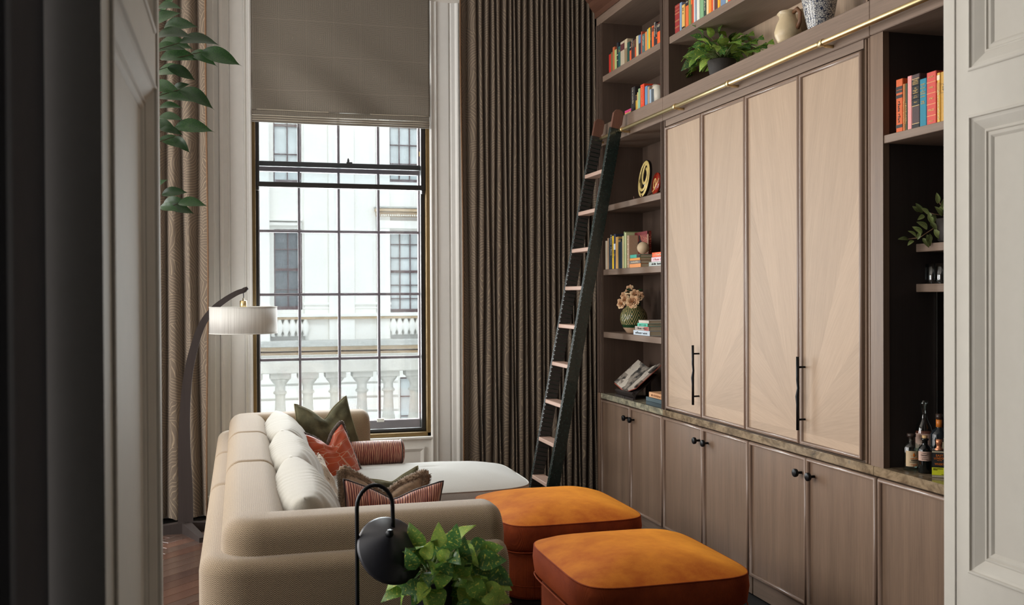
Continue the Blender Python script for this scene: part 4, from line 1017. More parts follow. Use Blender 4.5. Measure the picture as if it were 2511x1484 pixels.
# two lacquer agate discs
def swirl(parent, curves, mat, r):
    s_ = MB()
    for c_ in curves: s_.tube([(-.011, y, z) for y, z in c_], r, 8)
    s_.build('gold_inlay', mat, parent)
gi = plain('pale_gold_inlay', lin(212, 186, 116), .35, .2, bump=.03)
X = 2.70; z0 = RZ[3]
c_ = atX(1582, 434, X); top = atX(1590, 390, X).z
d1 = thing('agate_disc', 'tall oval black disc with pale gold swirls standing on a little easel', 'ornament', (X, c_.y, z0 + .012))
H1 = top - z0 - .012; W1 = .18
MB().lathe([(0, -.010), (.5, -.010), (.505, 0), (.5, .010), (0, .010)], 36, (0, 0, 0), Matrix(((0, 0, 1), (W1, 0, 0), (0, H1, 0)))).build('disc', plain('black_lacquer', lin(24, 18, 16), .12, bump=0), d1, loc=(0, 0, H1 / 2), rot=(0, radians(8), 0))
def ov(cx, cy, rx, ry, a0, a1, n=22, rot=0): return [(cx + rx * cos(a0 + (a1 - a0) * k / n) * cos(rot) - ry * sin(a0 + (a1 - a0) * k / n) * sin(rot), cy + rx * cos(a0 + (a1 - a0) * k / n) * sin(rot) + ry * sin(a0 + (a1 - a0) * k / n) * cos(rot)) for k in range(n + 1)]
q = MB()
for c2 in (ov(0, 0, .082, H1 * .45, 0, 2 * pi, 40), ov(-.012, .035, .040, H1 * .26, 0, 2 * pi, 32), ov(.008, .0, .062, H1 * .30, 2.0, 6.0, 28), ov(.006, -.05, .060, H1 * .24, 2.6, 6.0, 24)):
    q.tube([(0, y, z) for y, z in c2], .0105, 8)
q.v = [(-.0095 + p[0] * .28, p[1], p[2]) for p in q.v]
q.build('gold_inlay', gi, d1, loc=(0, 0, H1 / 2), rot=(0, radians(8), 0))
ea = MB()
for yy in (-.06, .07): ea.tube([(-.05, yy, -.010), (-.02, yy, -.006), (.045, yy, .05)], .0045, 8).tube([(-.05, yy, -.010), (-.056, yy, .016)], .004, 8)
ea.tube([(.0, -.06, -.004), (0, .07, -.004)], .004, 8)
ea.build('easel', M['walnut'], d1)
d2 = thing('agate_disc', 'small red and black disc with a gold loop beside the cabinet side', 'ornament', (X - .02, atX(1616, 450, X).y - .005, z0 + .010))
MB().lathe([(0, -.008), (.5, -.008), (.505, 0), (.5, .008), (0, .008)], 28, (0, 0, 0), Matrix(((0, 0, 1), (.12, 0, 0), (0, .145, 0)))).build('disc', marble('red_black_lacquer', [(.40, lin(20, 14, 14)), (.5, lin(150, 40, 24)), (.7, lin(172, 52, 30))], 6), d2, loc=(0, 0, .075), rot=(0, radians(8), 0))
q = MB()
for c2 in (ov(0.012, 0.0, .018, .032, 0, 2 * pi, 24), [(.01, -.03), (-.02, -.01), (-.045, .03)], [(.035, -.055), (.0, -.035)]): q.tube([(0, y, z) for y, z in c2], .0052, 8)
q.v = [(-.0078 + p[0] * .3, p[1], p[2]) for p in q.v]
q.build('gold_inlay', gi, d2, loc=(0, 0, .075), rot=(0, radians(8), 0))
MB().tube([(-.04, .03, -.006), (.03, .03, .03)], .004, 8).tube([(-.04, -.03, -.006), (.03, -.03, .03)], .004, 8).build('easel', M['walnut'], d2)

# picture book standing face out, and the stone ball
X = 2.675; ya, yb = atX(1590, 600, X).y, atX(1547, 600, X).y; hh = atX(1570, 569, X).z - ZBALL
fb = thing('picture_book', 'large red picture book standing face out behind the stone ball', 'book', (X, (ya + yb) / 2, ZBALL), 0)
rc = N('blossom_cover'); v = rc.coord('Object'); vo = rc.n('ShaderNodeTexVoronoi'); vo.inputs['Scale'].default_value = 130; rc.l(v, vo.inputs['Vector'])
big = rc.noise(v, 16, 2)
k_ = rc.math('MULTIPLY', rc.math('LESS_THAN', vo.outputs['Distance'], .36), rc.math('GREATER_THAN', big, .46))
rc.base(rc.mix(k_, lin(118, 38, 34), lin(206, 140, 104))).props(.4, 0, .5)
hw = (yb - ya) / 2
MB().box(0, .022, -hw, hw, 0, hh, .001).build('cover', rc.m, fb)
MB().box(-.0006, 0, -hw, hw, hh * .86, hh).build('title_band', cloth((112, 26, 30)), fb)
MB().box(-.0006, .0, -hw - .0003, -hw + .016, 0, hh).build('spine_strip', cloth((150, 122, 96)), fb)
dk = plain('ink_blue_print', lin(26, 24, 32), .5, bump=0)
MB().prism([(-.055, .04), (-.05, .085), (-.02, .105), (-.014, .128), (-.008, .135), (.006, .135), (.012, .128), (.012, .115), (.0, .10), (.03, .085), (.075, .095), (.08, .11), (.086, .11), (.082, .085), (.04, .07), (.02, .04)], (-.0009, -.0002), 'x').build('figure_print', dk, fb)
MB().prism([(.10 + .028 * cos(a) * .8, .05 + .035 * sin(a)) for a in [2 * pi * k / 20 for k in range(20)]], (-.0009, -.0002), 'x').prism([(.055 + .028 * cos(a), .03 + .025 * sin(a)) for a in [2 * pi * k / 20 for k in range(20)]], (-.0010, -.0003), 'x').build('pale_print', plain('pale_print', lin(176, 156, 130), .6), fb)
bs = atX(1577, 612, 2.628)
ball = MB().lathe([(.0405 * sin(pi * k / 16), -.0405 * cos(pi * k / 16)) for k in range(17)], 28, cap=False)
tag(ball.build('stone_ball', plain('pale_stone_ball', lin(206, 182, 150), .5, var=.06, scale=14), None, loc=(2.628, bs.y, ZBALL + .0405)), 'smooth pale stone ball resting on a stack of books', 'ornament')

# green chevron vase with dried roses
X = 2.72; vy = atX(1554, 780, X).y
gv = thing('vase', 'round green glazed vase with cream chevrons holding dried roses', 'vase', (X, vy, RZ[1]))
a = N('chevron_glaze'); tc = a.n('ShaderNodeTexCoord'); spx = a.n('ShaderNodeSeparateXYZ'); a.l(tc.outputs['UV'], spx.inputs[0])
zig = a.math('PINGPONG', a.math('MULTIPLY', spx.outputs[0], 6.0), .5)
ph = a.math('SINE', a.math('MULTIPLY', a.math('SUBTRACT', spx.outputs[1], a.math('MULTIPLY', zig, .22)), 185))
hgt = a.math('MULTIPLY', a.math('GREATER_THAN', spx.outputs[1], .075), a.math('LESS_THAN', spx.outputs[1], .225))
k_ = a.math('MULTIPLY', a.math('GREATER_THAN', ph, .15), hgt)
foot_ = a.math('LESS_THAN', spx.outputs[1], .052)
a.base(a.mix(foot_, a.mix(k_, lin(34, 66, 40), lin(178, 160, 110)), lin(206, 172, 142))).props(.1, 0, .5); a.bump(ph, .25, .002)
MB().lathe([(.045, 0), (.05, .003), (.075, .035), (.093, .075), (.098, .105), (.093, .14), (.075, .17), (.055, .185), (.050, .205), (.054, .222), (.048, .222), (.044, .20), (0, .17)], 36).build('body', a.m, gv)
ro_ = thing('dried_roses', 'bunch of dried peach roses in the green chevron vase', 'flowers', (X, vy, RZ[1] + .20))
PET = N('dried_petal'); v = PET.coord('Object'); f_ = PET.noise(v, 30, 4); PET.base(PET.ramp(f_, [(.3, lin(206, 150, 112)), (.6, lin(236, 202, 160)), (.8, lin(240, 216, 180))])).props(.7, 0, .2, .2)
def rose_mesh(seed):
    rnd = random.Random(seed); mb = MB()
    for ring, (n_, r, h, op) in enumerate([(3, .012, .032, .1), (5, .020, .036, .35), (6, .030, .036, .7), (7, .038, .032, 1.0)]):
        for k in range(n_):
            a0 = 2 * pi * k / n_ + ring * .5 + rnd.uniform(-.2, .2); wv = 2 * pi / n_ * .75
            hk = h * rnd.uniform(.85, 1.15)
            def fn(i, j):
                aa = a0 + (i - .5) * wv * 1.7 * sin(pi * (.25 + .6 * j)); rr = r * (.25 + .75 * j ** .6) + op * .012 * j * j + .003 * sin(9 * i + ring)
                return (rr * cos(aa), rr * sin(aa), hk * j - op * .012 * max(0, j - .7) / .3 - .004 * ((i - .5) * 2) ** 4), (i, j)
            mb.grid(fn, 5, 5)
    return mb.mesh('rose', PET.m)
RM = [rose_mesh(k) for k in range(3)]
rs_ = [(1546, 708, .02), (1531, 722, 0), (1527, 741, -.03), (1558, 719, -.03), (1568, 723, .03), (1553, 737, -.07), (1536, 732, -.05), (1543, 722, .05)]
stm = MB()
for i, (px, py, dx) in enumerate(rs_):
    p = atX(px, py, X + dx) - Vector((X, vy, RZ[1] + .20))
    d_ = Vector((p.x * 1.2 - .35, p.y - .35, max(.12, p.z * .9 + .05))).normalized()
    z_ = d_; x_ = z_.orthogonal().normalized(); y_ = z_.cross(x_); s_ = [.74, .62, .86, .78, .76, .95, .72, .62][i]
    m_ = Matrix(((x_.x * s_, y_.x * s_, z_.x * s_, p.x), (x_.y * s_, y_.y * s_, z_.y * s_, p.y), (x_.z * s_, y_.z * s_, z_.z * s_, p.z - .012), (0, 0, 0, 1)))
    link('rose_head', RM[i % 3], ro_, matrix=m_)
    stm.tube([(0, 0, -.08), (p.x * .4, p.y * .4, p.z * .3), (p.x, p.y, p.z - .01)], .0022, 6)
stm.build('stems', plain('dry_stem', lin(88, 82, 58), .8), ro_)
for k in range(7):
    a_ = k * 2.4; place_leaf(FICUS, ro_, (.02 * cos(a_), .03 * sin(a_), .04 + .01 * k), (cos(a_) - .3, sin(a_), .4), (-.6, -.4, .6), .055)

# open picture book on a stand, worktop of the left bay
X = 2.72; by = atX(1560, 945, X).y
ob = thing('open_book', 'open picture book with rust cover tilted on a dark wooden bookstand', 'book', (2.70, by, .95))
pg = N('printed_page'); v = pg.coord('Object'); vo = pg.n('ShaderNodeTexVoronoi'); vo.distance = 'CHEBYCHEV'; vo.inputs['Scale'].default_value = 9; pg.l(v, vo.inputs['Vector'])
ln_ = pg.math('SINE', pg.math('MULTIPLY', pg.noise(pg.coord('Object', (0, 0, 1)), 300, 1), 90))
nb = pg.noise(v, 22, 3)
photo = pg.ramp(nb, [(.4, lin(60, 58, 56)), (.6, lin(160, 150, 138))])
sel = pg.n('ShaderNodeSeparateColor'); pg.l(vo.outputs['Color'], sel.inputs[0])
pg.base(pg.mix(pg.math('GREATER_THAN', sel.outputs[0], .55), pg.mix(pg.math('GREATER_THAN', nb, .62), lin(216, 206, 192), lin(150, 140, 130)), photo)).props(.5, 0, .4)
rust = cloth((160, 76, 58))
def half(sgn):
    """one half of the open book, hinged at y=0, rising to the back (+x)"""
    pz = MB(); cv2 = MB()
    def P(u, v_, h): # u away from the gutter, v up the slope, h off the board
        y = sgn * u * .95; x = -.06 + v_ * .75 - h * .55; z = -.05 + v_ * .62 + u * .22 + h * .8
        return (x, y, z)
    for mb_, (u0, u1, v0, v1, h0, h1) in ((cv2, (0, .215, -.006, .256, 0, .004)), (pz, (.002, .207, 0, .25, .004, .018))):
        pts = [P(a_, b_, c_) for c_ in (h0, h1) for b_ in (v0, v1) for a_ in (u0, u1)]
        mb_.add(pts, [(0, 1, 3, 2), (4, 6, 7, 5), (0, 4, 5, 1), (2, 3, 7, 6), (0, 2, 6, 4), (1, 5, 7, 3)])
    return pz, cv2
for s_ in (1, -1):
    pz, cv2 = half(s_)
    cv2.build('cover', rust, ob); pz.build('page_block', pg.m, ob)
sd = thing('bookstand', 'dark wooden bookstand under the open book on the left worktop', 'stand', (2.70, by, .862))
MB().box(-.075, -.055, -.17, -.02, 0, .012, .001).box(-.075, -.055, .02, .17, 0, .012, .001).box(-.075, .14, -.012, .012, .0, .012).box(.10, .125, -.02, .02, .01, .14).build('base', M['darkwood'], sd)
a1 = Vector((.75, 0, .62)).normalized()
MB().obox((.03, 0, .10), a1, (0, 1, 0), Vector((-a1.z, 0, a1.x)), .11, .16, .006, .002).obox((-.062, 0, .032), a1, (0, 1, 0), Vector((-a1.z, 0, a1.x)), .008, .16, .02, .002).build('rest', M['darkwood'], sd)
sv = thing('silver_pot', 'small polished silver pot on the tan book, half hidden by the cabinet side', 'ornament', (2.665, 5.845, RZ[0] + .002 + .0855))
MB().lathe([(.022, 0), (.024, .004), (.010, .012), (.012, .02), (.034, .045), (.040, .07), (.034, .10), (.02, .115), (.022, .12), (0, .12)], 24).build('body', plain('polished_silver', lin(200, 196, 192), .12, 1.0, bump=0), sv)
MB().lathe([(.020, .12), (.012, .13), (.004, .134), (.006, .142), (0, .146)], 16).build('lid', plain('polished_silver', lin(200, 196, 192), .12, 1.0, bump=0), sv)

# ------------------------------------------------------------------ bar bay: bottles, tumblers, trailing plant
CLEAR = glass('clear_bottle', (.86, .93, .92), .10)
DARKG = plain('black_green_glass', lin(12, 18, 18), .06, 0, .6, bump=0)
PAPER = plain('label_paper', lin(206, 182, 146), .7, var=.03)
PINKP = plain('label_blush', lin(196, 164, 148), .7, var=.04)
IVORY = plain('label_ivory', lin(216, 206, 172), .7)
ORP = plain('orange_print', lin(232, 128, 44), .5, bump=0)
ZW = .8625
def to_cam(p, off=0.0):
    d_ = Vector((CAM.x - p.x, CAM.y - p.y)); return atan2(d_.y, d_.x) + off
def label_patch(parent, r, z0, z1, half, mat, name='label', a_mid=0.0):
    def fn(i, j): a_ = a_mid + (i - .5) * 2 * half; return (r * cos(a_), r * sin(a_), z0 + (z1 - z0) * j), (i, j)
    return MB().grid(fn, 14, 1).build(name, mat, parent)
def btext(parent, r, s, z, w_, mat, yoff=0.0, h=None): return lettering(parent, s, (r + .0012, yoff, z), (0, 1, 0), (0, 0, 1), mat, width=w_, height=h)
def bottle(px, py, label, X=None):
    p = Vector((X, atX(px, py, X).y, ZW))
    return thing('bottle', label, 'bottle', (p.x, p.y, ZW), to_cam(p), 'bottles on the bar worktop')
# vodka
b = bottle(2235, 1136, 'squat clear vodka bottle with cream label and dark stopper, front left of the bottles', 2.69)
r = .0335
MB().lathe([(0, .002), (r - .003, 0), (r, .005), (r, .092), (r - .004, .103), (.016, .114), (.0125, .118), (.0125, .132), (.0, .132)], 28).build('glass', CLEAR, b)
MB().lathe([(0, .005), (r - .004, .006), (r - .004, .088), (0, .088)], 24).build('liquor', glass('clear_spirit', (.80, .88, .86), .04), b)
MB().lathe([(.0115, .125), (.0115, .136), (.0175, .137), (.0175, .150), (0, .151)], 20).build('stopper', plain('dark_stopper', lin(58, 44, 38), .4), b)
label_patch(b, r + .0006, .018, .082, .95, PAPER)
b.rotation_euler[2] += .28
for s, z, w_, m_, yo in (('RYE', .0515, .011, ORP, .010), ('#5', .0515, .015, ORP, -.007), ('VODKA', .044, .026, INK, 0), ('#22', .037, .034, INK, 0), ('#16', .027, .026, ORP, 0), ('#6', .022, .010, ORP, 0), ('#1', .063, .0015, ORP, -.010), ('#1', .063, .0015, ORP, .010)): btext(b, r, s, z, w_, m_, yo)
MB().lathe([(.0, 0), (.0035, .003), (.0045, .008), (.002, .014), (0, .018)], 10).build('emblem', ORP, b, loc=(r + .0012, 0, .058), scale=(.2, 1, 1))
# pink gin
b = bottle(2266, 1120, 'tall clear bottle of rose coloured gin with blush label, behind the vodka', 2.765)
r = .036
MB().lathe([(0, .002), (r - .003, 0), (r, .005), (r, .15), (r - .006, .178), (.018, .20), (.0125, .212), (.0115, .26), (.0155, .262), (.0155, .284), (.0, .286)], 28).build('glass', CLEAR, b)
MB().lathe([(0, .005), (r - .003, .006), (r - .003, .155), (0, .156)], 24).build('liquor', plain('rose_gin', lin(120, 66, 52), .1, bump=0), b)
label_patch(b, r + .0007, .03, .148, 1.15, PINKP)
btext(b, r, 'BOURNE', .10, .040, INK); btext(b, r, '#18', .091, .034, INK); btext(b, r, '#12', .112, .026, INK); btext(b, r, '#9', .084, .020, INK)
# small apothecary bottle
b = bottle(2268, 1152, 'small black apothecary bottle with blush label and cork, front middle of the bottles', 2.695)
r = .0265
MB().lathe([(0, .002), (r - .003, 0), (r, .004), (r, .092), (r - .004, .104), (.013, .113), (.011, .118), (.011, .132), (.015, .134), (.0155, .140), (.010, .142), (0, .142)], 28).build('glass', DARKG, b)
MB().lathe([(.0095, .138), (.0105, .152), (0, .152)], 16).build('cork', plain('cork', lin(206, 170, 120), .8, var=.15, scale=200), b)
label_patch(b, r + .0006, .052, .090, 1.1, PINKP)
for s, z, w_, yo in (('#12', .084, .020, -.006), ('#8', .076, .022, -.005), ('#16', .068, .022, -.005), ('#14', .060, .022, -.005), ('#9', .084, .012, .012), ('#9', .079, .012, .012), ('#10', .057, .012, .012)): btext(b, r, s, z, w_, INK, yo)
# square whisky bottle
b = bottle(2303, 1163, 'square black whisky bottle with orange lettering and yellow strip, front right of the bottles', 2.695)
b.rotation_euler[2] += .05
r = .029
MB().box(-r, r, -r, r, 0, .108, .005, 2).build('glass', DARKG, b)
MB().lathe([(.020, .106), (.012, .114), (.0095, .118), (.0095, .128), (.012, .129), (.012, .148), (0, .149)], 20).build('neck', plain('copper_cap', lin(196, 132, 96), .35, .6), b)
MB().box(r, r + .0006, -r + .003, r - .003, .044, .098).build('label', plain('charcoal_label', lin(34, 34, 36), .6), b)
MB().box(r, r + .0008, -r + .001, r - .006, .010, .040).build('label_strip', plain('acid_yellow', lin(212, 216, 40), .6), b)['label'] = 'acid yellow label strip'
rb2 = MB()
for k in range(22): rb2.box(r, r + .0007, -r + .002 + k * .0025, -r + .0032 + k * .0025, .001, .009).box(r, r + .0007, -r + .002 + k * .0025, -r + .0032 + k * .0025, .099, .106)
rb2.build('ribbing', CREAMP, b)
for s, z, w_, m_ in (('EAST', .088, .026, ORP), ('LONDON', .077, .040, ORP), ('#9', .069, .018, ORP), ('WHISKY', .054, .036, ORP), ('EAST LONDON', .0355, .034, INK), ('BLEND', .031, .015, INK), ('#7', .013, .010, INK)): btext(b, r, s, z, w_, m_, (-.006 if s == 'EAST LONDON' else -.0155 if s == 'BLEND' else .012 if s == '#7' else 0), h=.008 if w_ > .02 and m_ is ORP else None)
# tall gin with the shaped ivory label
b = bottle(2303, 1138, 'tall dark gin bottle with orange neck band and shaped ivory label, behind the whisky', 2.775)
r = .034
MB().lathe([(0, .002), (r - .003, 0), (r, .005), (r, .152), (r - .008, .168), (.014, .176), (.0115, .182), (.0115, .225), (0, .225)], 28).build('glass', plain('smoke_glass', lin(30, 36, 40), .08, bump=0), b)
MB().lathe([(.0122, .182), (.0122, .214), (0, .214)], 20).build('neck_band', plain('orange_band', lin(206, 120, 44), .4), b)
MB().lathe([(.0135, .214), (.0135, .236), (0, .237)], 20).build('stopper', plain('dark_stopper', lin(58, 44, 38), .4), b)
b.rotation_euler[2] += .75
label_patch(b, r + .0006, .06, .125, .42, IVORY); label_patch(b, r + .0008, .118, .142, .26, IVORY, 'label_head')
btext(b, r, '#5', .125, .014, INK); btext(b, r, '#8', .119, .012, INK)
# cut tumblers
TG = glass('cut_glass', (.80, .84, .85), .16)
tmesh = None
for k, px in enumerate((2290, 2312)):
    p = atX(px, 700, 2.82)
    t = thing('tumbler', ['cut glass tumbler on the lower bar shelf, leftmost of the row', 'cut glass tumbler on the lower bar shelf, right at the white door edge'][k], 'glass', (2.82, p.y, ZG), 0, 'tumblers on the lower bar shelf')
    if k == 0:
        mb = MB()
        for q_ in range(24):
            a_ = 2 * pi * q_ / 24; mb.box(-.0012, .0012, .0305, .0325, .02, .072)
            n_ = 24
        cyl = MB().lathe([(0, .006), (.030, .005), (.031, .0), (.033, .004), (.034, .085), (.031, .085), (.030, .016), (0, .014)], 24)
        rib = MB()
        for q_ in range(16):
            rib.join(MB().box(.0325, .0350, -.0016, .0016, .018, .070), Matrix.Rotation(2 * pi * q_ / 16, 4, 'Z'))
        tmesh = (cyl.mesh('tumbler_glass', TG), rib.mesh('tumbler_cuts', TG))
    link('body', tmesh[0], t); link('cuts', tmesh[1], t)
# trailing striped plant on the upper bar shelf
tp_ = thing('trailing_plant', 'trailing striped tradescantia hanging over the upper bar shelf', 'plant', (2.84, atX(2335, 600, 2.84).y, ZP))
o_ = tp_.location
MB().lathe([(.04, 0), (.055, .01), (.062, .10), (.056, .10), (.05, .085), (0, .085)], 20).build('pot', dkpot, tp_)
def on(px, py, X): return atX(px, py, X) - o_
stmm = MB()
spray = [((2325, 535, 2.84), (2290, 560, 2.78), (2255, 583, 2.74), (2215, 588, 2.71)), ((2325, 530, 2.84), (2290, 525, 2.80), (2255, 515, 2.76)), ((2325, 520, 2.84), (2308, 505, 2.82), (2300, 488, 2.80))]
for s_ in spray: stmm.tube([on(*q_) for q_ in s_], .0022, 6)
stmm.build('stems', plain('reddish_stem', lin(120, 92, 66), .7), tp_)
lv = [(2229, 588, -1, .1, 24, 2.71), (2240, 590, -.8, -.5, 20, 2.71), (2247, 582, -.7, .6, 22, 2.72), (2258, 580, -.6, .75, 26, 2.73), (2262, 584, .4, -.8, 24, 2.73), (2272, 575, .25, -.95, 26, 2.74), (2280, 573, -.1, -.9, 24, 2.75), (2262, 572, -.8, .5, 26, 2.74), (2274, 562, -.95, .55, 32, 2.75), (2290, 562, .55, -.85, 28, 2.77), (2300, 556, .5, -.75, 26, 2.79), (2286, 548, -.3, .8, 26, 2.78), (2282, 545, .2, -.5, 24, 2.77),
      (2262, 522, -.5, .6, 26, 2.76), (2256, 518, -.9, .45, 22, 2.76), (2266, 528, -.7, -.4, 22, 2.76), (2276, 525, -.75, .5, 24, 2.77), (2292, 525, -.35, -.85, 26, 2.80), (2300, 516, .5, .2, 28, 2.81), (2310, 530, -.4, .5, 26, 2.82), (2314, 545, .3, -.8, 24, 2.83), (2300, 500, -.2, .9, 24, 2.80), (2306, 508, .4, .7, 24, 2.81), (2312, 512, .6, .5, 22, 2.82), (2298, 540, -.6, .3, 24, 2.80), (2305, 548, .7, .1, 24, 2.81), (2250, 588, .3, .8, 20, 2.72)]
for (px, py, dx, dy, L_, X) in lv:
    p = on(px, py, X); d_ = RT * dx + UP * dy + VIEW * random.uniform(.0, .5)
    place_leaf(STRIPE, tp_, p, d_, VIEW + Vector((random.uniform(-.5, .5), random.uniform(-.5, .5), random.uniform(.0, .8))), L_ / 2420 * 3.85 * 1.25)
# ------------------------------------------------------------------ curtains
def curtain(name, label, x0, x1, Y, widths, z0, z1, seed, lead=None):
    rnd = random.Random(seed); t = thing(name, label, 'curtain', (0, 0, 0))
    pts = []; x = x0; L = 0
    path = []
    for i, w_ in enumerate(widths):
        dep = rnd.uniform(.055, .085); n_ = 14
        for k in range(n_):
            a = k / n_; ph = 2 * pi * a
            path.append((x + w_ * (a + .10 * sin(ph)), Y + dep * (.5 - .5 * cos(ph)) * (1 if i or True else 1), dep, i))
        x += w_
    path.append((x, Y, .07, len(widths)))
    sx = (x1 - x0) / (x - x0); path = [(x0 + (p[0] - x0) * sx, p[1], p[2], p[3]) for p in path]
    arc = [0]
    for a, b in zip(path[:-1], path[1:]): arc.append(arc[-1] + sqrt((a[0] - b[0]) ** 2 + (a[1] - b[1]) ** 2))
    nz = 16; n_ = len(path); vs, uv, fs = [], [], []
    for j in range(nz + 1):
        v_ = j / nz; z = z0 + (z1 - z0) * v_
        for i, p in enumerate(path):
            wob = .012 * sin(p[3] * 2.1 + v_ * 5) * (1 - v_) + .004 * sin(p[0] * 40 + v_ * 9)
            flare = 1 + .10 * (1 - v_)
            vs.append((p[0] + wob, Y + (p[1] - Y) * flare - .01 * (1 - v_), z + .006 * sin(p[3] * 3.0) * (1 - v_) ** 4)); uv.append((arc[i], z))
    for j in range(nz):
        for i in range(n_ - 1): fs.append((j * n_ + i, j * n_ + i + 1, (j + 1) * n_ + i + 1, (j + 1) * n_ + i))
    MB().add(vs, fs, True, uv).build('drape', M['curtain'], t)
    # trimmed leading edge
    e = [vs[j * n_ + (0 if lead == 'left' else n_ - 1)] for j in range(nz + 1)]
    MB().tube([(q[0], q[1] - .004, q[2]) for q in e], .0065, 8).build('edge_trim', plain('brown_braid', lin(122, 92, 66), .8, var=.2, scale=200), t)
    return t
rw = [.11, .05, .045, .05, .04, .055, .04, .03, .045, .04, .055, .05, .035, .035, .05, .045, .03, .05, .035, .045, .04, .045, .05, .04]
curtain('curtain', 'heavy brown curtain with pale arc pattern, hanging in many folds behind the ladder', atY(1131, 700, 7.36).x, 2.76, 7.33, rw, .02, 3.93, 4, 'left')
curtain('curtain', 'heavy brown curtain with pale arc pattern, left of the window behind the floor lamp', -1.35, atY(509, 700, 7.33).x, 7.30, [.09, .07, .08, .06, .08, .05, .075, .06, .06, .065, .06, .085, .10, .11], .03, 3.93, 9, 'right')

# ------------------------------------------------------------------ sofa
def upath(x1, y0, xb, y1, x2, r, step=.06):
    """near arm end -> back -> far arm end, rounded corners"""
    pts = []
    def line(a, b):
        L = sqrt((a[0] - b[0]) ** 2 + (a[1] - b[1]) ** 2); n_ = max(1, int(L / step))
        for k in range(n_): pts.append((a[0] + (b[0] - a[0]) * k / n_, a[1] + (b[1] - a[1]) * k / n_))
    def arc(c, a0, a1):
        for k in range(8): a = a0 + (a1 - a0) * k / 8; pts.append((c[0] + r * cos(a), c[1] + r * sin(a)))
    line((x1, y0), (xb + r, y0)); arc((xb + r, y0 + r), -pi / 2, -pi)
    line((xb, y0 + r), (xb, y1 - r)); arc((xb + r, y1 - r), pi, pi / 2)
    line((xb + r, y1), (x2, y1)); pts.append((x2, y1)); return pts
def usweep(path, sect, rend=.06, n_end=6, seams=(), sd=.012, rc=.13, cxm=0, cy0=0, cy1=0):
    """sect: closed loop of (outward, z); path runs with outward on the left; seams = y of stitched dips along the back"""
    N_ = len(path); rings = []; cx_ = sum(p[0] for p in sect) / len(sect); cz_ = sum(p[1] for p in sect) / len(sect)
    def ring(p, t, adv, ins):
        nx, ny = -t[1], t[0]; out = []
        for (o_, z) in sect:
            dx_, dz_ = abs(o_ - cx_), abs(z - cz_)
            o2 = cx_ + (o_ - cx_) * (max(0, dx_ - ins) / dx_ if dx_ > 1e-6 else 1); z2 = cz_ + (z - cz_) * (max(0, dz_ - ins) / dz_ if dz_ > 1e-6 else 1)
            if z < cz_ and ins: z2 = z
            X_, Y_ = p[0] + t[0] * adv + nx * o2, p[1] + t[1] * adv + ny * o2; d_ = -o2 - rc
            if d_ > 0: X_ = max(X_, cxm + d_); Y_ = min(max(Y_, cy0 + d_), cy1 - d_)      # mitre inside the corner
            out.append((X_, Y_, z2))
        return out
    def tang(i):
        a, b = path[max(i - 1, 0)], path[min(i + 1, N_ - 1)]; L = sqrt((b[0] - a[0]) ** 2 + (b[1] - a[1]) ** 2); return ((b[0] - a[0]) / L, (b[1] - a[1]) / L)
    t0 = tang(0)
    for k in range(n_end): b = pi / 2 * k / n_end; rings.append((ring(path[0], t0, -rend * cos(b), rend * (1 - sin(b))), -rend * cos(b)))
    s_ = 0
    for i in range(N_):
        if i: s_ += sqrt((path[i][0] - path[i - 1][0]) ** 2 + (path[i][1] - path[i - 1][1]) ** 2)
        dip = sum(sd * math.exp(-((path[i][1] - y) / .016) ** 2) for y in seams) if abs(tang(i)[0]) < .1 else 0
        rings.append((ring(path[i], tang(i), 0, dip), s_))
    t1 = tang(N_ - 1)
    for k in range(1, n_end + 1): a = pi / 2 * k / n_end; rings.append((ring(path[-1], t1, rend * sin(a), rend * (1 - cos(a))), s_ + rend * sin(a)))
    n_ = len(sect); per = [0]
    for k in range(n_): a, b = sect[k], sect[(k + 1) % n_]; per.append(per[-1] + sqrt((a[0] - b[0]) ** 2 + (a[1] - b[1]) ** 2))
    vs, uv, fs = [], [], []
    for rg, u in rings:
        for k in range(n_ + 1): vs.append(rg[k % n_]); uv.append((u, per[k]))
    m_ = n_ + 1
    for i in range(len(rings) - 1):
        for k in range(n_): fs.append((i * m_ + k, i * m_ + k + 1, (i + 1) * m_ + k + 1, (i + 1) * m_ + k))
    mb = MB().add(vs, fs, True, uv)
    for i, rev in ((0, True), (len(rings) - 1, False)):
        r_ = [vs[i * m_ + k] for k in range(n_)]; u_ = [(p[0] + p[1], p[2]) for p in r_]
        mb.add(r_, [tuple(range(n_))[::-1] if rev else tuple(range(n_))], False, u_)
    return mb
def rrect(o0, o1, z0, z1, r, rb=.02, n_=6):
    """closed section: bottom square-ish, top rounded"""
    p = []
    def arc(c, rr, a0, a1):
        for k in range(n_ + 1): a = a0 + (a1 - a0) * k / n_; p.append((c[0] + rr * cos(a), c[1] + rr * sin(a)))
    arc((o1 - rb, z0 + rb), rb, -pi / 2, 0)
    m_ = 3
    for k in range(1, m_): p.append((o1, z0 + rb + (z1 - r - z0 - rb) * k / m_))
    arc((o1 - r, z1 - r), r, 0, pi / 2); arc((o0 + r, z1 - r), r, pi / 2, pi)
    for k in range(1, m_): p.append((o0, z1 - r - (z1 - r - z0 - rb) * k / m_))
    arc((o0 + rb, z0 + rb), rb, pi, 1.5 * pi)
    return p
sofa = thing('sofa', 'large beige herringbone corner sofa with rounded back and long pale chaise', 'sofa', (0, 0, 0))
SX, SY0, SY1 = -.14, 3.46, 6.98
# lower shell
lp = upath(.905, SY0, SX, SY1, .80, .15, .02)
usweep(lp, rrect(-.26, 0, .07, .695, .055), .05, seams=(4.93, 5.93), rc=.15, cxm=SX + .15, cy0=SY0 + .15, cy1=SY1 - .15).build('lower_shell', M['sofa'], sofa)
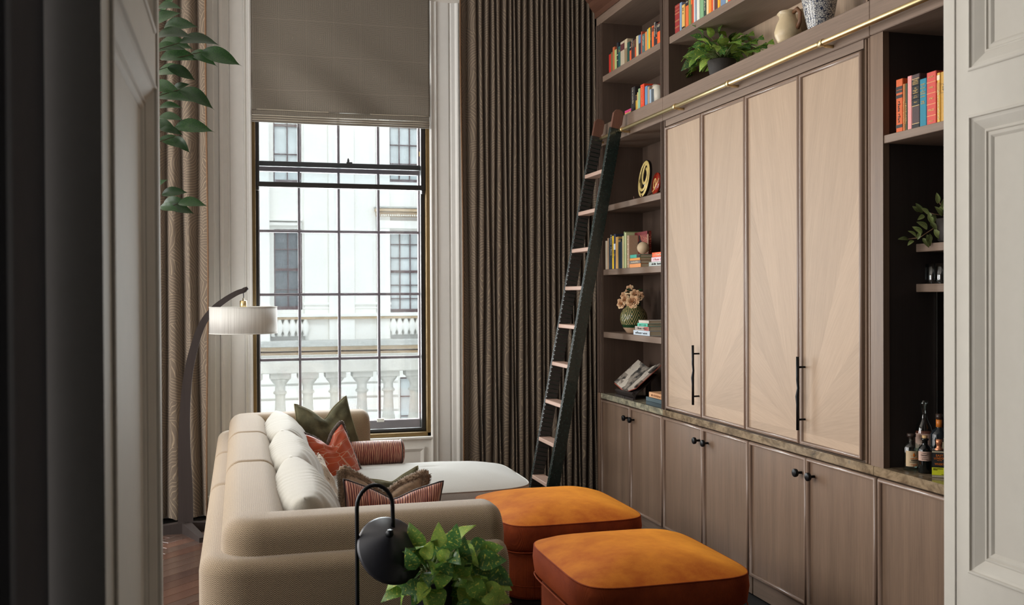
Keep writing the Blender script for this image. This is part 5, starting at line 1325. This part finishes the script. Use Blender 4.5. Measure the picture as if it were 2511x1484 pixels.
# upper roll, set in
upth = upath(.895, SY0 + .065, SX + .075, SY1 - .06, .80, .13, .012)
usweep(upth, rrect(-.235, 0, .58, .812, .075), .06, seams=(4.86, 5.90), sd=.016, rc=.13, cxm=SX + .205, cy0=SY0 + .195, cy1=SY1 - .19).build('upper_roll', M['sofa'], sofa)
# base and seat
MB().box(SX + .24, .94, SY0 + .24, 5.62, .07, .27, .03, 2).box(SX + .24, 1.66, 5.62, SY1 - .25, .07, .27, .03, 2).build('seat_base', weave('beige_base_cloth', lin(150, 128, 108), var=.12), sofa)
MB().box(SX + .06, .9, SY0 + .05, SY1 - .05, .015, .075).box(.9, 1.58, 5.68, SY1 - .3, .015, .075).build('recessed_plinth', M['matteblack'], sofa)
for x, y in ((-.02, 3.75), (.85, 3.75), (-.02, 6.85), (1.5, 6.55), (1.5, 5.75)): MB().lathe([(.02, 0), (.025, .02), (.025, .03)], 12, (x, y, 0)).build('foot', M['matteblack'], sofa)
def supersolid(cx_, cy_, hx, hy, rings, n_pow=5.0, seg=72, wr=0.0, seed=0):
    """rings: (inset, z) bottom centre to top centre; plan is a superellipse"""
    vs, fs, uv = [], [], []; rnd = random.Random(seed); ph = [rnd.uniform(0, 6) for _ in range(4)]
    for (ins, z) in rings:
        for k in range(seg):
            a = 2 * pi * k / seg; c_, s_ = cos(a), sin(a)
            ex = 2.0 / n_pow; x = (abs(c_) ** ex) * (1 if c_ > 0 else -1); y = (abs(s_) ** ex) * (1 if s_ > 0 else -1)
            fx_ = max(.0, hx - ins) if ins < min(hx, hy) else 0; fy_ = max(.0, hy - ins) if ins < min(hx, hy) else 0
            if ins >= min(hx, hy): fx_ = fy_ = 0.0
            X_, Y_ = cx_ + x * fx_, cy_ + y * fy_
            zz_ = z + wr * (sin(X_ * 23 + ph[0]) * sin(Y_ * 17 + ph[1]) + .6 * sin(X_ * 9 + Y_ * 13 + ph[2])) * (1 if ins > .02 else .3)
            vs.append((X_, Y_, zz_)); uv.append((X_, Y_ + zz_))
    R_n = len(rings)
    for i in range(R_n - 1):
        for k in range(seg): fs.append((i * seg + k, i * seg + (k + 1) % seg, (i + 1) * seg + (k + 1) % seg, (i + 1) * seg + k))
    return MB().add(vs, fs, True, uv)
def cushion_rings(z0, z1, crown, rx, edge=.018):
    """boxed cushion with a domed top"""
    rg = [(99, z0), (rx * .6, z0), (.05, z0), (.02, z0 + .004), (.004, z0 + .02), (0, z0 + (z1 - z0) * .35), (-.004, z0 + (z1 - z0) * .6), (0, z1 - .012), (.004, z1 - .003), (.010, z1)]
    for k in range(1, 9):
        t = k / 8; rg.append((.010 + (rx - .010) * t * .98, z1 + crown * (1 - (1 - t) ** 2.2)))
    rg.append((99, z1 + crown)); return rg
supersolid(.51, 4.28, .41, .54, cushion_rings(.27, .40, .03, .44), 6).build('seat_cushion', M['linen'], sofa)
supersolid(.53, 5.22, .43, .40, cushion_rings(.27, .40, .03, .40), 6).build('seat_cushion', M['linen'], sofa)
ch = supersolid(.94, 6.13, .785, .50, cushion_rings(.265, .445, .07, .50), 5.5, wr=.0015, seed=3)
ch.build('chaise_cushion', M['chaise'], sofa)['label'] = 'pale linen chaise cushion'
pipe = lambda cx_, cy_, hx, hy, z, n_pow, r, seg=80: MB().tube([(cx_ + (abs(cos(2 * pi * k / seg)) ** (2 / n_pow)) * hx * (1 if cos(2 * pi * k / seg) > 0 else -1), cy_ + (abs(sin(2 * pi * k / seg)) ** (2 / n_pow)) * hy * (1 if sin(2 * pi * k / seg) > 0 else -1), z) for k in range(seg + 1)], r, 6)
pipe(.94, 6.13, .782, .497, .442, 5.5, .0045).build('piping', M['chaise'], sofa)

def pillow_mb(w_, h_, t, pin=.10, dent=0.0, dw=.30, nu=30, power=.42, wr=.004, seed=1, nip=0.0, ripple=0.0):
    rnd = random.Random(seed); ph = [rnd.uniform(0, 6.3) for _ in range(6)]
    def pos(u, v_, side):
        x = w_ / 2 * u * (1 - pin * (1 - v_ * v_) * abs(u)); z = h_ / 2 * v_ * (1 - pin * (1 - u * u) * abs(v_))
        x *= 1 - nip * max(0, v_ + .2) / 1.2
        th = ((max(0, 1 - u * u)) * (max(0, 1 - v_ * v_))) ** power
        k = math.exp(-(u / dw) ** 2) * max(0, (v_ + .55) / 1.55) ** 1.4
        kv = max(0, 1 - abs(u) / .94) * max(0, (v_ + .5) / 1.5) ** 1.5
        if dent: k = .35 * k + .65 * kv
        z -= dent * 1.25 * k; th *= (1 - .35 * k * (1 if dent else 0))
        y = side * t / 2 * th
        fold = wr * (sin(u * 9 + v_ * 4 + ph[0]) + .7 * sin(v_ * 13 - u * 5 + ph[1])) * min(1, th * 1.5)
        if ripple: fold += ripple * sin(u * 34 + 5 * sin(v_ * 2.3 + u * 3 + ph[2]) + ph[3]) * max(0, v_ + .7) * min(1, th * 2) * (.6 + .4 * sin(u * 6 + ph[4]))
        if dent: fold += .010 * math.exp(-((abs(u) - .22 - .25 * (1 - v_)) / .10) ** 2) * max(0, v_) * min(1, th * 2)
        return Vector((x, y + side * fold, z))
    mb = MB()
    for side in (-1, 1):
        mb.grid(lambda i, j: (pos(2 * i - 1, 2 * j - 1, side), (w_ * i, h_ * j)), nu, nu)
    n_ = 24; edge = []
    for (a, b) in (((-1, -1), (1, -1)), ((1, -1), (1, 1)), ((1, 1), (-1, 1)), ((-1, 1), (-1, -1))):
        for k in range(n_): t_ = k / n_; edge.append(pos(a[0] + (b[0] - a[0]) * t_, a[1] + (b[1] - a[1]) * t_, 0))
    edge.append(edge[0]); return mb, edge
# three loose back cushions
for i, (ya, yb) in enumerate(((3.76, 4.80), (4.72, 5.74), (5.66, 6.68))):
    pm_, edge = pillow_mb(yb - ya, .46, .30, .03, .0, .9, 60, .36, .0025, 20 + i, ripple=.0035)
    rr = random.Random(50 + i)
    o = pm_.build('back_cushion', M['linen'], sofa, loc=(.275, (ya + yb) / 2, .615), rot=(radians(-11), 0, radians(90)))
# ------------------------------------------------------------------ scatter cushions
def fur_tube(path, r, n, mat, seed, L=.018):
    """shaggy trim: a core tube under many short tapering tufts"""
    rnd = random.Random(seed); mb = MB().tube(path, r * .62, 10); P = [Vector(p) for p in path]
    for k in range(n):
        t = rnd.uniform(0, len(P) - 1.001); i = int(t); p = P[i].lerp(P[i + 1], t - i); d_ = (P[i + 1] - P[i]).normalized()
        a = rnd.uniform(0, 2 * pi); u = d_.orthogonal().normalized(); w_ = d_.cross(u); o_ = u * cos(a) + w_ * sin(a)
        b = p + o_ * r * .5; tip = p + o_ * (r * .6 + L * rnd.uniform(.35, 1.0)) + d_ * rnd.uniform(-.9, .9) * L + Vector((0, 0, -.3 * L))
        s_ = d_ * .0032 * rnd.uniform(.6, 1.4); q = o_.cross(d_) * .003
        mb.add([b - s_ - q * .5, b + s_ - q * .5, b + q, tip], [(0, 1, 3), (1, 2, 3), (2, 0, 3)], True)
    return mb
def cushion(name, label, px, py, Y, size, rz, lean, mat, roll=0.0, dent=.06, trim=None, seed=1, pin=.10, z=None, group='scatter cushions on the sofa', wr=.004, nip=0.0):
    p = atY(px, py, Y) if z is None else Vector((atY(px, py, Y).x, Y, z))
    t = thing(name, label, 'cushion', p, 0, group)
    t.rotation_mode = 'QUATERNION'
    t.rotation_quaternion = (Matrix.Rotation(rz, 4, 'Z') @ Matrix.Rotation(lean, 4, 'X') @ Matrix.Rotation(roll, 4, 'Y')).to_quaternion()
    mb, edge = pillow_mb(size[0], size[1], size[2], pin, dent, .30, 36, .42, wr, seed, nip)
    mb.build('cover', mat, t)
    if trim == 'fur_brown': fur_tube(edge, .036, 11000, FURB, seed, .016).build('fur_trim', FURB, t)['kind'] = 'stuff'
    elif trim == 'fur_dark': fur_tube(edge[24:97], .021, 5000, FURD, seed, .009).build('fur_trim', FURD, t)['kind'] = 'stuff'
    elif trim is not None: MB().tube(edge, .0042, 8).build('piping', trim, t)
    return t
FURB = plain('brown_faux_fur', lin(150, 126, 102), .9, var=.3, scale=90, bump=0, sheen=.5)
FURD = plain('dark_faux_fur', lin(92, 78, 70), .9, var=.3, scale=90, bump=0, sheen=.4)
olp = plain('olive_piping', lin(126, 118, 90), .8)
cushion('scatter_cushion', 'large olive velvet cushion with a deep chop, against the far sofa arm', 802, 1070, 6.50, (.46, .48, .18), radians(16), radians(-14), M['olive'], radians(-5), .085, olp, 5, .10, wr=.006, nip=.22)
# orange with silvery branching lines
og = N('burnt_orange_satin'); v = og.coord('UV', (1, 1, 1)); vo = og.n('ShaderNodeTexVoronoi'); vo.feature = 'DISTANCE_TO_EDGE'; vo.inputs['Scale'].default_value = 13; vo.inputs['Randomness'].default_value = .8
mp = og.coord('UV', (.7, 1.6, 1)); og.l(mp, vo.inputs['Vector'])
og.base(og.mix(og.math('LESS_THAN', vo.outputs['Distance'], .020), lin(182, 72, 30), lin(196, 150, 128))).props(.45, 0, .4, .4)
og.bump(og.noise(og.coord('Object'), 200, 2), .15, .001)
cushion('scatter_cushion', 'burnt orange cushion with silvery branching lines and dark fur trim', 808, 1118, 6.12, (.38, .37, .16), radians(30), radians(-22), og.m, radians(-6), .085, 'fur_dark', 6, .10, nip=.14)
# cream boucle
cr_ = N('cream_boucle'); v = cr_.coord('Object'); f_ = cr_.noise(v, 70, 4, .7); sp_ = cr_.noise(v, 34, 2)
cr_.base(cr_.mix(cr_.ramp(sp_, [(.60, (0, 0, 0)), (.66, (1, 1, 1))]), cr_.ramp(f_, [(.3, lin(190, 176, 158)), (.7, lin(228, 218, 204))]), lin(132, 108, 88))).props(.95, 0, .1, .3); cr_.bump(f_, .9, .006)
cushion('scatter_cushion', 'cream boucle cushion with tan piping, seen edge on against the back cushions', 786, 1212, 5.45, (.42, .40, .15), radians(72), radians(-18), cr_.m, 0, .02, plain('tan_piping', lin(150, 112, 84), .7), 7, .08)
cushion('scatter_cushion', 'brown faux fur edged cushion with a deep chop behind the rust striped one', 938, 1252, 4.86, (.42, .38, .16), radians(2), radians(-16), plain('brown_plush', lin(138, 114, 90), .9, var=.3, scale=50, bump=.4, sheen=.4), radians(6), .085, 'fur_brown', 8, .10)
cushion('scatter_cushion', 'small olive velvet cushion peeping up behind the brown fur cushion', 968, 1222, 5.15, (.30, .28, .10), radians(-14), radians(-20), M['olive'], radians(-12), .03, olp, 9, .12)
def ribbed(name, c, c2, scale=150, light=None):
    a = N(name); tc = a.n('ShaderNodeTexCoord'); sp = a.n('ShaderNodeSeparateXYZ'); a.l(tc.outputs['UV'], sp.inputs[0])
    wob = a.noise(a.coord('UV', (24, 4, 1)), 1.0, 3)
    st = a.math('SINE', a.math('ADD', a.math('MULTIPLY', sp.outputs[0], scale * 4), a.math('MULTIPLY', wob, 14)))
    brk = a.noise(a.coord('UV', (90, 8, 1)), 1.0, 2)
    f = a.math('MULTIPLY', a.math('ADD', a.math('MULTIPLY', st, .5), .5), a.math('ADD', brk, .35))
    a.base(a.ramp(f, [(.25, c2), (.55, c), (.85, light or sc(c, 1.6))])).props(.5, 0, .4, .5); a.bump(st, .5, .002); return a.m
RIB = ribbed('rust_ribbed_satin', lin(166, 84, 68), lin(104, 44, 38), 150, lin(214, 160, 130))
cushion('scatter_cushion', 'rust striped cushion with dark piping, in front behind the near sofa arm', 962, 1292, 4.28, (.445, .40, .15), radians(2), radians(-10), RIB, radians(4.5), .05, plain('dark_piping', lin(46, 32, 30), .5), 10, .10)
# bolster
bo_ = thing('bolster', 'rust striped bolster cushion with dark piped ends on the chaise', 'cushion', (atY(895, 1110, 6.46).x, 6.46, .565), 0)
RIB2 = ribbed('rust_ribbed_bolster', lin(160, 76, 62), lin(112, 46, 40), 130, lin(208, 164, 130))
bl = .235
def bol(i, j):
    a = 2 * pi * j; x = -bl + 2 * bl * i; r_ = .080 * (1 - .04 * (2 * i - 1) ** 4)
    return (x, r_ * cos(a), r_ * sin(a)), (x, a * .09)
MB().grid(bol, 24, 32).build('cover', RIB2, bo_)
for s_ in (-1, 1):
    MB().lathe([(.0768, 0), (.074, .012), (.05, .020), (0, .024)], 28, (s_ * bl, 0, 0), Matrix.Rotation(s_ * pi / 2, 3, 'Y')).build('end', RIB2, bo_)
    MB().tube([(s_ * bl, .0778 * cos(2 * pi * k / 32), .0778 * sin(2 * pi * k / 32)) for k in range(33)], .004, 6).build('piping', plain('dark_piping', lin(46, 32, 30), .5), bo_)

# ------------------------------------------------------------------ ottomans
def ottoman(label, cx_, cy_, rz):
    t = thing('ottoman', label, 'ottoman', (cx_, cy_, 0), rz, 'amber velvet ottomans')
    hx, hy = .385, .43
    cr_ = cushion_rings(.295, .440, .068, hx)
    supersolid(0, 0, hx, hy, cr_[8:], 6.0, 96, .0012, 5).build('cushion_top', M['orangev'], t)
    supersolid(0, 0, hx, hy, cr_[:9], 6.0, 96, .0004, 5).build('cushion_border', M['orange_shaded'], t)
    for z, r_ in ((.434, .0035), (.30, .0035)): pipe(0, 0, hx - .003, hy - .003, z, 6.0, r_, 96).build('piping', M['orange_shaded'], t)
    supersolid(0, 0, hx - .022, hy - .022, [(99, .05), (.02, .05), (.004, .054), (0, .07), (0, .17), (0, .26), (.01, .285), (.04, .296), (99, .297)], 4.6, 96).build('base', M['orange_shaded'], t)
    sm_ = MB()
    for a in range(8):
        th = 2 * pi * (a + .5) / 8; c_, s_ = cos(th), sin(th); ex = 2 / 4.6
        x, y = (abs(c_) ** ex) * (hx - .0215) * (1 if c_ > 0 else -1), (abs(s_) ** ex) * (hy - .0215) * (1 if s_ > 0 else -1)
        sm_.tube([(x, y, .06), (x, y, .27)], .002, 5)
    pipe(0, 0, hx - .0215, hy - .0215, .12, 4.6, .002, 96).join(sm_).build('seam', M['orange_shaded'], t)
    supersolid(0, 0, hx - .05, hy - .05, [(99, .0), (.005, .0), (0, .004), (0, .048), (99, .05)], 4.0, 96).build('plinth', plain('dark_bronze_plinth', lin(70, 66, 66), .35, .5), t)
    return t
o1 = ottoman('amber velvet ottoman farther from the camera, beside the sofa arm', 1.665, 5.155, 0)
o2 = dup(o1, (1.685, 4.06, 0), 0.0, 'amber velvet ottoman nearest the camera, in the bottom right foreground')

# ------------------------------------------------------------------ arc floor lamp
LY = 7.0
fl_ = thing('floor_lamp', 'arched dark wood floor lamp with pale drum shade by the left curtain', 'lamp', (0, 0, 0))
def L_(px, py): p = atY(px, py, LY); return p
cpts = [(455, 1290), (455, 1200), (452, 1110), (453, 1020), (460, 930), (474, 860), (494, 800), (520, 762), (550, 737), (580, 719), (597, 713)]
P_ = [L_(*q) for q in cpts]; P_[0].z = .02
wds = [.050, .046, .040, .034, .029, .026, .023, .021, .019, .017, .016]
arcm = MB(); N_ = len(P_)
# smooth the arc by Catmull-Rom
def cr_pts(P, n_=6):
    out = []
    for i in range(len(P) - 1):
        p0, p1, p2, p3 = P[max(i - 1, 0)], P[i], P[i + 1], P[min(i + 2, len(P) - 1)]
        for k in range(n_):
            t = k / n_; out.append(.5 * ((2 * p1) + (p2 - p0) * t + (2 * p0 - 5 * p1 + 4 * p2 - p3) * t * t + (3 * p1 - p0 - 3 * p2 + p3) * t ** 3))
    out.append(P[-1]); return out
CP = cr_pts(P_); vs = []
for i, p in enumerate(CP):
    k = i / (len(CP) - 1) * (N_ - 1); q = min(int(k), N_ - 2); w_ = wds[q] * (1 - k + q) + wds[q + 1] * (k - q)
    t = (CP[min(i + 1, len(CP) - 1)] - CP[max(i - 1, 0)]).normalized(); nn = Vector((-t.z, 0, t.x)); dd = Vector((0, .017, 0))
    vs += [p + nn * w_ - dd, p + nn * w_ + dd, p - nn * w_ + dd, p - nn * w_ - dd]
fs = [(i * 4 + k, i * 4 + (k + 1) % 4, i * 4 + 4 + (k + 1) % 4, i * 4 + 4 + k) for i in range(len(CP) - 1) for k in range(4)] + [(3, 2, 1, 0), tuple(len(vs) - 4 + k for k in range(4))]
MB().add(vs, fs).build('arched_post', M['darkwood'], fl_)
tip = L_(598, 712)
MB().tube([tip + Vector((-.02, 0, -.012)), tip + Vector((.004, 0, .002)), tip + Vector((.026, 0, .016))], [.014, .019, .012], 10).build('hook_end', M['darkwood'], fl_)
a_ = atZ(452, 1285, 0); b_ = atZ(497, 1330, 0); c_ = Vector((atZ(520, 1278, 0).x + .12, 7.10, 0))
def foot_bar(p, q, w0, w1, h0, h1):
    d_ = (q - p).normalized(); n_ = Vector((-d_.y, d_.x, 0)); mb = MB()
    A = [p + n_ * w0, p - n_ * w0, q - n_ * w1, q + n_ * w1]
    v_ = [Vector((x.x, x.y, 0)) for x in A] + [A[0] + Vector((0, 0, h0)), A[1] + Vector((0, 0, h0)), A[2] + Vector((0, 0, h1)), A[3] + Vector((0, 0, h1))]
    v_ = [Vector((x.x, x.y, max(0, x.z))) for x in v_]
    return mb.add(v_, [(3, 2, 1, 0), (4, 5, 6, 7), (0, 1, 5, 4), (1, 2, 6, 5), (2, 3, 7, 6), (3, 0, 4, 7)])
hub = Vector((P_[0].x, LY, 0))
for q_ in (Vector((b_.x, b_.y, 0)), c_, Vector((hub.x - .45, LY - .02, 0))): foot_bar(hub, q_, .032, .022, .075, .030).build('foot', M['darkwood'], fl_)
sc_ = L_(597, 785); sx_ = sc_.x; ztop, zbot = L_(597, 753).z, L_(597, 817).z
SH = N('pale_string_shade'); tc = SH.n('ShaderNodeTexCoord'); v = SH.coord('UV', (700, 2, 1)); f_ = SH.noise(v, 1.0, 3); SH.base(SH.ramp(f_, [(.25, lin(186, 183, 176)), (.6, lin(222, 221, 216))])).props(.8, 0, .3, .2); SH.bump(f_, .4, .001)
rsd = .225
MB().lathe([(rsd - .004, ztop - .001), (rsd - .004, zbot + .001), (rsd, zbot), (rsd, ztop), (rsd - .004, ztop)], 64, (sx_, LY, 0), cap=False).build('drum_shade', SH.m, fl_)
MB().lathe([(0, ztop - .03), (rsd - .004, ztop - .03)], 40, (sx_, LY, 0), cap=False).build('diffuser', SH.m, fl_)
rim = MB()
for z in (ztop, zbot): rim.tube([(sx_ + rsd * cos(2 * pi * k / 64), LY + rsd * sin(2 * pi * k / 64), z) for k in range(65)], .003, 6)
rim.build('shade_rim', SH.m, fl_)
cl = L_(597, 745); ct = L_(597, 738).z
MB().lathe([(.024, ztop - .03), (.024, ct), (.019, ct + .002), (.006, ct + .004), (.005, ct + .018), (0, ct + .018)], 20, (sx_, LY, 0)).build('lamp_holder', M['brass'], fl_)
MB().tube([(sx_, LY, ct + .012), (sx_ + .002, LY, ct + .03), (sx_, LY, tip.z - .012)], .0032, 6).build('flex', M['matteblack'], fl_)

# ------------------------------------------------------------------ foreground: console, table lamp, potted pothos
TZ = .46
ct_ = thing('console_table', 'low dark console table behind the near sofa arm, carrying lamp and plant', 'table', (0, 0, 0))
MB().box(.20, .95, 2.90, 3.42, TZ - .03, TZ, .004).build('tabletop', M['darkwood'], ct_)
for x, y in ((.23, 2.93), (.92, 2.93), (.23, 3.39), (.92, 3.39)): MB().box(x - .02, x + .02, y - .02, y + .02, 0, TZ - .03, .003).build('leg', M['darkwood'], ct_)
TY = 3.20
lx = atY(876, 1400, TY).x; rx_ = atY(963, 1300, TY).x; zt = atY(918, 1190, TY).z; rr = (rx_ - lx) / 2
tl = thing('table_lamp', 'black arched table lamp with tilted cone shade in the foreground', 'lamp', (lx + .03, TY, TZ))
def T(p): return Vector(p) - tl.location
arc_ = [T((lx, TY, TZ + .01)), T((lx, TY, TZ + .15)), T((lx, TY, zt - rr * 1.25))]
for k in range(1, 13): a = pi - pi * k / 12; arc_.append(T((lx + rr + rr * cos(a), TY, zt - rr * 1.25 + rr * 1.25 * sin(a))))
apx = atY(963, 1300, TY)
arc_.append(T((rx_ + .001, TY, apx.z + .03))); arc_.append(T((rx_ + .001, TY, apx.z + .002)))
MB().tube(arc_, .0068, 12).build('arm', M['black'], tl)
MB().lathe([(0, 0), (.072, 0), (.075, .004), (.072, .010), (0, .012)], 36).build('base', M['black'], tl)
bx = atY(904, 1478, TY)
MB().lathe([(.042 * sin(pi * k / 20), .054 - .042 * cos(pi * k / 20)) for k in range(21)], 32, T((bx.x, TY - .01, TZ)), cap=False).build('ball', M['glossblack'], tl)
C0 = atY(958, 1350, TY)
maj = RT * .758 - UP * .652; mino = RT * .652 + UP * .758
nrm_ = (-FW * .68 + mino * .733).normalized()
ax2 = nrm_.cross(maj).normalized()
apex = C0 + nrm_ * .074 - maj * .040
rimr = .1165; vs, fs = [], []; SG = 64; RG = 14
for side, off in ((0, 0.0), (1, .0022)):
    for j in range(RG + 1):
        t = j / RG
        for k in range(SG):
            a = 2 * pi * k / SG; q = C0 + (maj * cos(a) + ax2 * sin(a)) * (rimr - off)
            vs.append(T(apex.lerp(q, max(t, .03)) + nrm_ * (.004 * sin(pi * t) - off)))
for s_ in range(2):
    o_ = s_ * (RG + 1) * SG
    for j in range(RG):
        for k in range(SG): fs.append((o_ + j * SG + k, o_ + j * SG + (k + 1) % SG, o_ + (j + 1) * SG + (k + 1) % SG, o_ + (j + 1) * SG + k))
o_ = (RG + 1) * SG
for k in range(SG): fs.append((RG * SG + k, RG * SG + (k + 1) % SG, o_ + RG * SG + (k + 1) % SG, o_ + RG * SG + k))
MB().add(vs, fs, True).build('cone_shade', M['matteblack'], tl)
MB().tube([T(apex + Vector((0, 0, .012))), T(apex), T(apex - nrm_ * .01)], [.010, .0115, .014], 14).build('shade_joint', M['black'], tl)
px_ = atY(1058, 1450, TY)
pp = thing('potted_pothos', 'bushy variegated pothos in a matt black pot in the foreground', 'plant', (px_.x, TY, TZ))
zp = atY(1058, 1418, TY).z - TZ
MB().lathe([(.058, 0), (.064, .004), (.070, zp - .003), (.071, zp), (.066, zp), (.064, zp - .02), (0, zp - .022)], 36).build('pot', M['matteblack'], pp)
bushy(pp, Vector((0, 0, zp)), 60, (.13, .12, .13), .085, .2, 12, Vector((.03, 0, .01)), up=.75)
rnd = random.Random(5)
for k in range(34):
    px, py = rnd.uniform(1105, 1200), rnd.uniform(1335, 1480)
    if px > 1160 and py < 1350: continue
    p = atY(px, py, TY - rnd.uniform(-.03, .08)) - pp.location
    d_ = RT * rnd.uniform(-.1, 1) + UP * rnd.uniform(-.9, .3) + VIEW * rnd.uniform(0, .5)
    place_leaf(POTHOS[rnd.randrange(3)], pp, p, d_, VIEW * .9 + UP * rnd.uniform(.1, .9) + RT * rnd.uniform(-.5, .5), .088 * rnd.uniform(.7, 1.15))
for (px, py, dx, dy, L__) in [(1130, 1395, .1, 1, 62), (1170, 1375, 1, .05, 58), (1095, 1380, -.3, -.9, 60), (1135, 1370, .1, -1, 50), (1018, 1395, -.35, .8, 44), (1040, 1370, .45, 1, 40), (1078, 1340, -.05, 1, 46), (1110, 1345, .15, 1, 48), (1030, 1430, -.7, -.4, 44), (1180, 1445, .9, -.35, 66), (1150, 1425, .7, -.7, 56)]:
    p = atY(px, py, TY - .09) - pp.location
    place_leaf(POTHOS[rnd.randrange(3)], pp, p, RT * dx + UP * dy + VIEW * .1, VIEW + UP * .35, L__ / 2420 * 3.45 * 1.15)
vine = MB().tube([(0, 0, zp), (.06, -.02, zp + .02), (.12, -.03, zp - .06), (.15, -.03, zp - .16)], .002, 5).tube([(0, 0, zp), (.08, -.05, zp), (.11, -.06, zp - .1)], .002, 5)
vine.build('vine', STEM, pp)

# ------------------------------------------------------------------ tall ficus behind the left door leaf
FYY = 5.1
fp = thing('ficus_tree', 'tall leafy ficus reaching out from behind the left door leaf', 'plant', (-.72, FYY, 0))
def Q(px, py, dy=0.0): return atY(px, py, FYY + dy) - fp.location
MB().lathe([(.15, 0), (.17, .02), (.20, .36), (.19, .36), (.18, .33), (0, .33)], 28).build('planter', M['matteblack'], fp)
tr = MB().tube([(0, 0, .3), (.02, .01, 1.2), (.0, 0, 2.2), (.03, 0, 3.0)], [.022, .018, .013, .006], 8)
tr.build('trunk', TWIG, fp)
FL = [(385, 22, .9, .1, 52), (383, 45, .6, .3, 36), (402, 68, .9, .05, 72), (380, 95, .95, .1, 80), (388, 112, .95, -.05, 80), (440, 105, .95, .12, 78), (492, 128, .9, -.22, 82), (468, 130, .8, -.35, 62), (392, 145, 1, .05, 84), (384, 182, 1, .05, 78), (440, 220, .85, -.4, 76), (386, 240, 1, .0, 78), (424, 222, .8, .3, 40), (390, 265, .9, .1, 48), (388, 290, 1, 0, 52), (392, 318, .8, -.1, 46), (428, 312, 1, -.02, 76), (390, 340, .9, -.25, 62), (428, 335, .6, -.6, 46), (396, 478, .9, .15, 52), (400, 500, .9, .05, 58), (436, 500, 1, .02, 58), (392, 508, .8, -.1, 44), (410, 508, .9, -.15, 56), (376, 60, .8, .4, 60), (372, 130, .9, .2, 70), (370, 210, .9, -.2, 70), (374, 300, .9, -.3, 60), (360, 160, -.4, .6, 70), (350, 250, -.6, .2, 70), (345, 90, -.5, .5, 70), (360, 480, .6, .5, 56), (355, 340, -.4, -.5, 60), (340, 200, -.8, -.2, 70), (395, 30, .5, .7, 40), (410, 165, .8, -.3, 60)]
tw = MB(); rf = random.Random(11)
for (px, py, dx, dy, L__) in FL:
    dyy = rf.uniform(-.12, .12); b0 = Q(px, py, dyy)
    d_ = RT * dx + UP * dy + VIEW * rf.uniform(-.2, .3)
    place_leaf(FICUS, fp, b0, d_, UP * rf.uniform(.3, .9) + VIEW * rf.uniform(.9, 1.6), L__ / 2420 * 5.15 * 1.15)
    tw.tube([Vector((.01, 0, max(1.2, b0.z - .25))), Vector((b0.x * .6, b0.y * .5, b0.z - .06)), b0], [.005, .003, .0015], 5)
tw.build('twigs', TWIG, fp)
